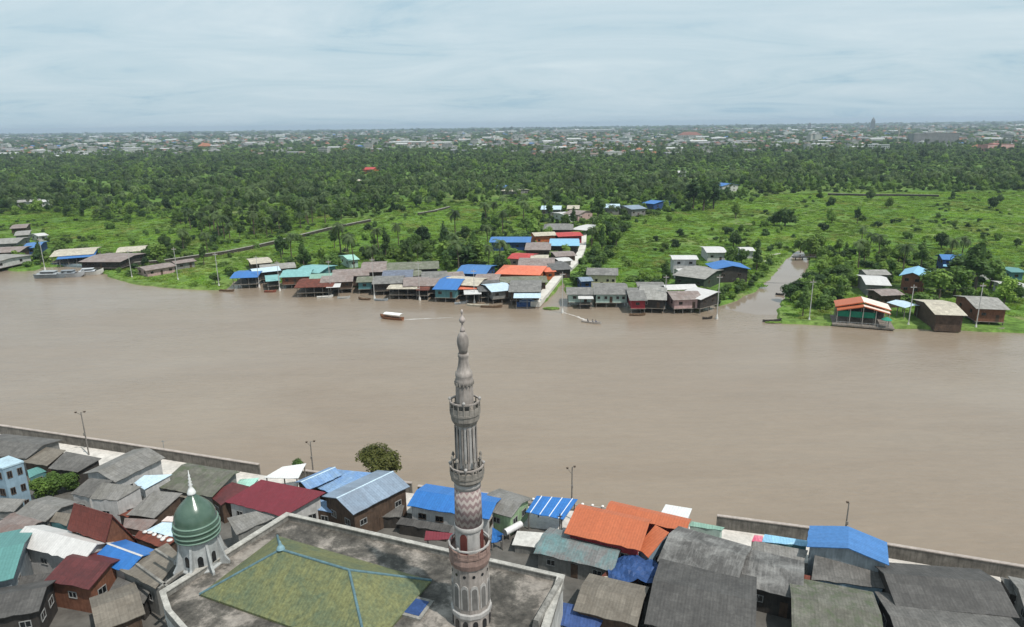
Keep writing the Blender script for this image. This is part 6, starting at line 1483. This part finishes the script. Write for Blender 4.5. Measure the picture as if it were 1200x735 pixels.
for y, x in cand:
    i = rng.choices(range(len(CP)), wts)[0]; s = rng.uniform(.8, 1.2); rz = rng.choice((0, .3, -.4, 1.57, .9)) + rng.uniform(-.1, .1)
    if any(abs(x - a) < 20 and abs(y - b) < 24 for a, b in used[-60:]): continue
    used.append((x, y))
    if nc < 290 or csrc[i] is None:
        nc += 1; o = bpy.data.objects.new(CP[i][0], CM[i]); COL.objects.link(o); o.location = (x, y, GZ - .05); o.rotation_euler = (0, 0, rz); o.scale = (s, s, s*rng.uniform(.85, 1.2))
        lab_ = 'distant %s %s, %s' % (CP[i][1], CP[i][2], relate(x, y, TLM, 120, 400)); tag(o, lab_, CP[i][1], 'distant %ss %s' % (CP[i][1].rstrip('s'), lab_.split(' ', 2)[2])); csrc[i] = csrc[i] or o
    else: s *= 1 + max(0, y - 2500)/7000; rest.append((x, y, (s, s, s*rng.uniform(.8, 1.5)), i))
scatter('distant_town', rest, [c for c in csrc])
# single buildings one can pick out
def far(label, u, v, w_, d, kind, mats, name='building', cat='building', rz=0, **kw):
    p = P(u, v, GZ); m = kind; o = ob(name, m, mats, loc=(p.x, p.y, GZ - .05), rz=rz); return tag(o, label, cat)
far('large white warehouse hall, wide and low, above the palms in the hazy town', 478, 170, 0, 0, hall(120, 50, 10), [CW, CWH, CDK], 'warehouse', 'warehouse')
far('white domed warehouse hall beside the large wide one', 520, 171.5, 0, 0, hall(50, 60, 12), [CW, CWH, CDK], 'warehouse', 'warehouse')
far('long pale factory hall close under the horizon behind the town', 682, 156, 0, 0, hall(420, 120, 22), [CW, CWH, CDK], 'factory', 'factory')
far('orange red temple like building at the left of the hazy town', 241, 174, 0, 0, hip_house(40, 22, 8, 9), [COR, COR, CDK], 'temple', 'temple')
far('white hall beside the orange red temple', 253, 174, 0, 0, hall(26, 18, 9), [CW, CWH, CDK], 'hall', 'hall')
far('pale grey block with two wings on the right of the hazy town', 1092, 170, 0, 0, flats(110, 30, 9), [CG, CG, CDK], 'apartment_block', 'apartment block')
far('pinkish red building with a white front near the right border', 1166, 177, 0, 0, flats(60, 24, 4), [CPK, CR, CWH], 'building', 'building', .2)
far('orange roofed house row at the left flank of the pinkish red building', 1146, 176, 0, 0, hip_house(22, 14, 7, 4), [CPK, COR, CDK], 'house', 'house')
far('red roofed hall in the middle of the hazy town', 808, 162.5, 0, 0, hip_house(90, 40, 14, 12), [CW, CR, CDK], 'hall', 'hall')
far('white low hall right of the red roofed hall', 822, 163, 0, 0, hall(50, 30, 9), [CW, CWH, CDK], 'hall', 'hall')
p = P(1022, 152.5, GZ); m = M(); m.box(-10, 10, -10, 10, 0, 62, 0); m.box(-7, 7, -7, 7, 62, 74, 0); m.box(-2, 2, -2, 2, 74, 84, 1)
for s in range(15): m.box(-9, 9, -10.3, -9.9, 4 + s*3.9, 6 + s*3.9, 2)
tag(ob('tower_block', m, [CG, CG, CDK], loc=(p.x, p.y, GZ)), 'lone stepped tower block standing above the horizon', 'tower block')
p = P(948, 152.5, GZ); m = M(); m.box(-9, 9, -9, 9, 0, 44, 0); m.box(-5, 5, -5, 5, 44, 52, 1)
for s in range(10): m.box(-8, 8, -9.3, -8.9, 4 + s*3.9, 6 + s*3.9, 2)
tag(ob('tower_block', m, [CG, CG, CDK], loc=(p.x, p.y, GZ)), 'lower flat topped tower block on the horizon left of the lone stepped one', 'tower block')
def mast(u, v, h, lab):
    p = P(u, v, GZ); m = M()
    for a in range(3):
        x, y = 2*cos(a*2.1), 2*sin(a*2.1); m.tube((x, y, 0), (x*.15, y*.15, h), .28, .15, 5)
    for k in range(int(h/4)):
        f = k*4/h; r0 = 2*(1 - .85*f)
        for a in range(3): m.tube((r0*cos(a*2.1), r0*sin(a*2.1), k*4), (r0*.9*cos((a + 1)*2.1), r0*.9*sin((a + 1)*2.1), k*4 + 4), .12, n=4)
    tag(ob('radio_mast', m, plain((.62, .5, .46), .7, .2, .2), loc=(p.x, p.y, GZ)), lab, 'mast')
mast(1052, 168, 46, 'slender lattice radio mast at the pale grey block in the hazy town'); mast(980, 166.5, 46, 'slender lattice radio mast left of the pale grey block, among low houses'); mast(600, 166, 40, 'slender lattice radio mast near the middle of the hazy town')
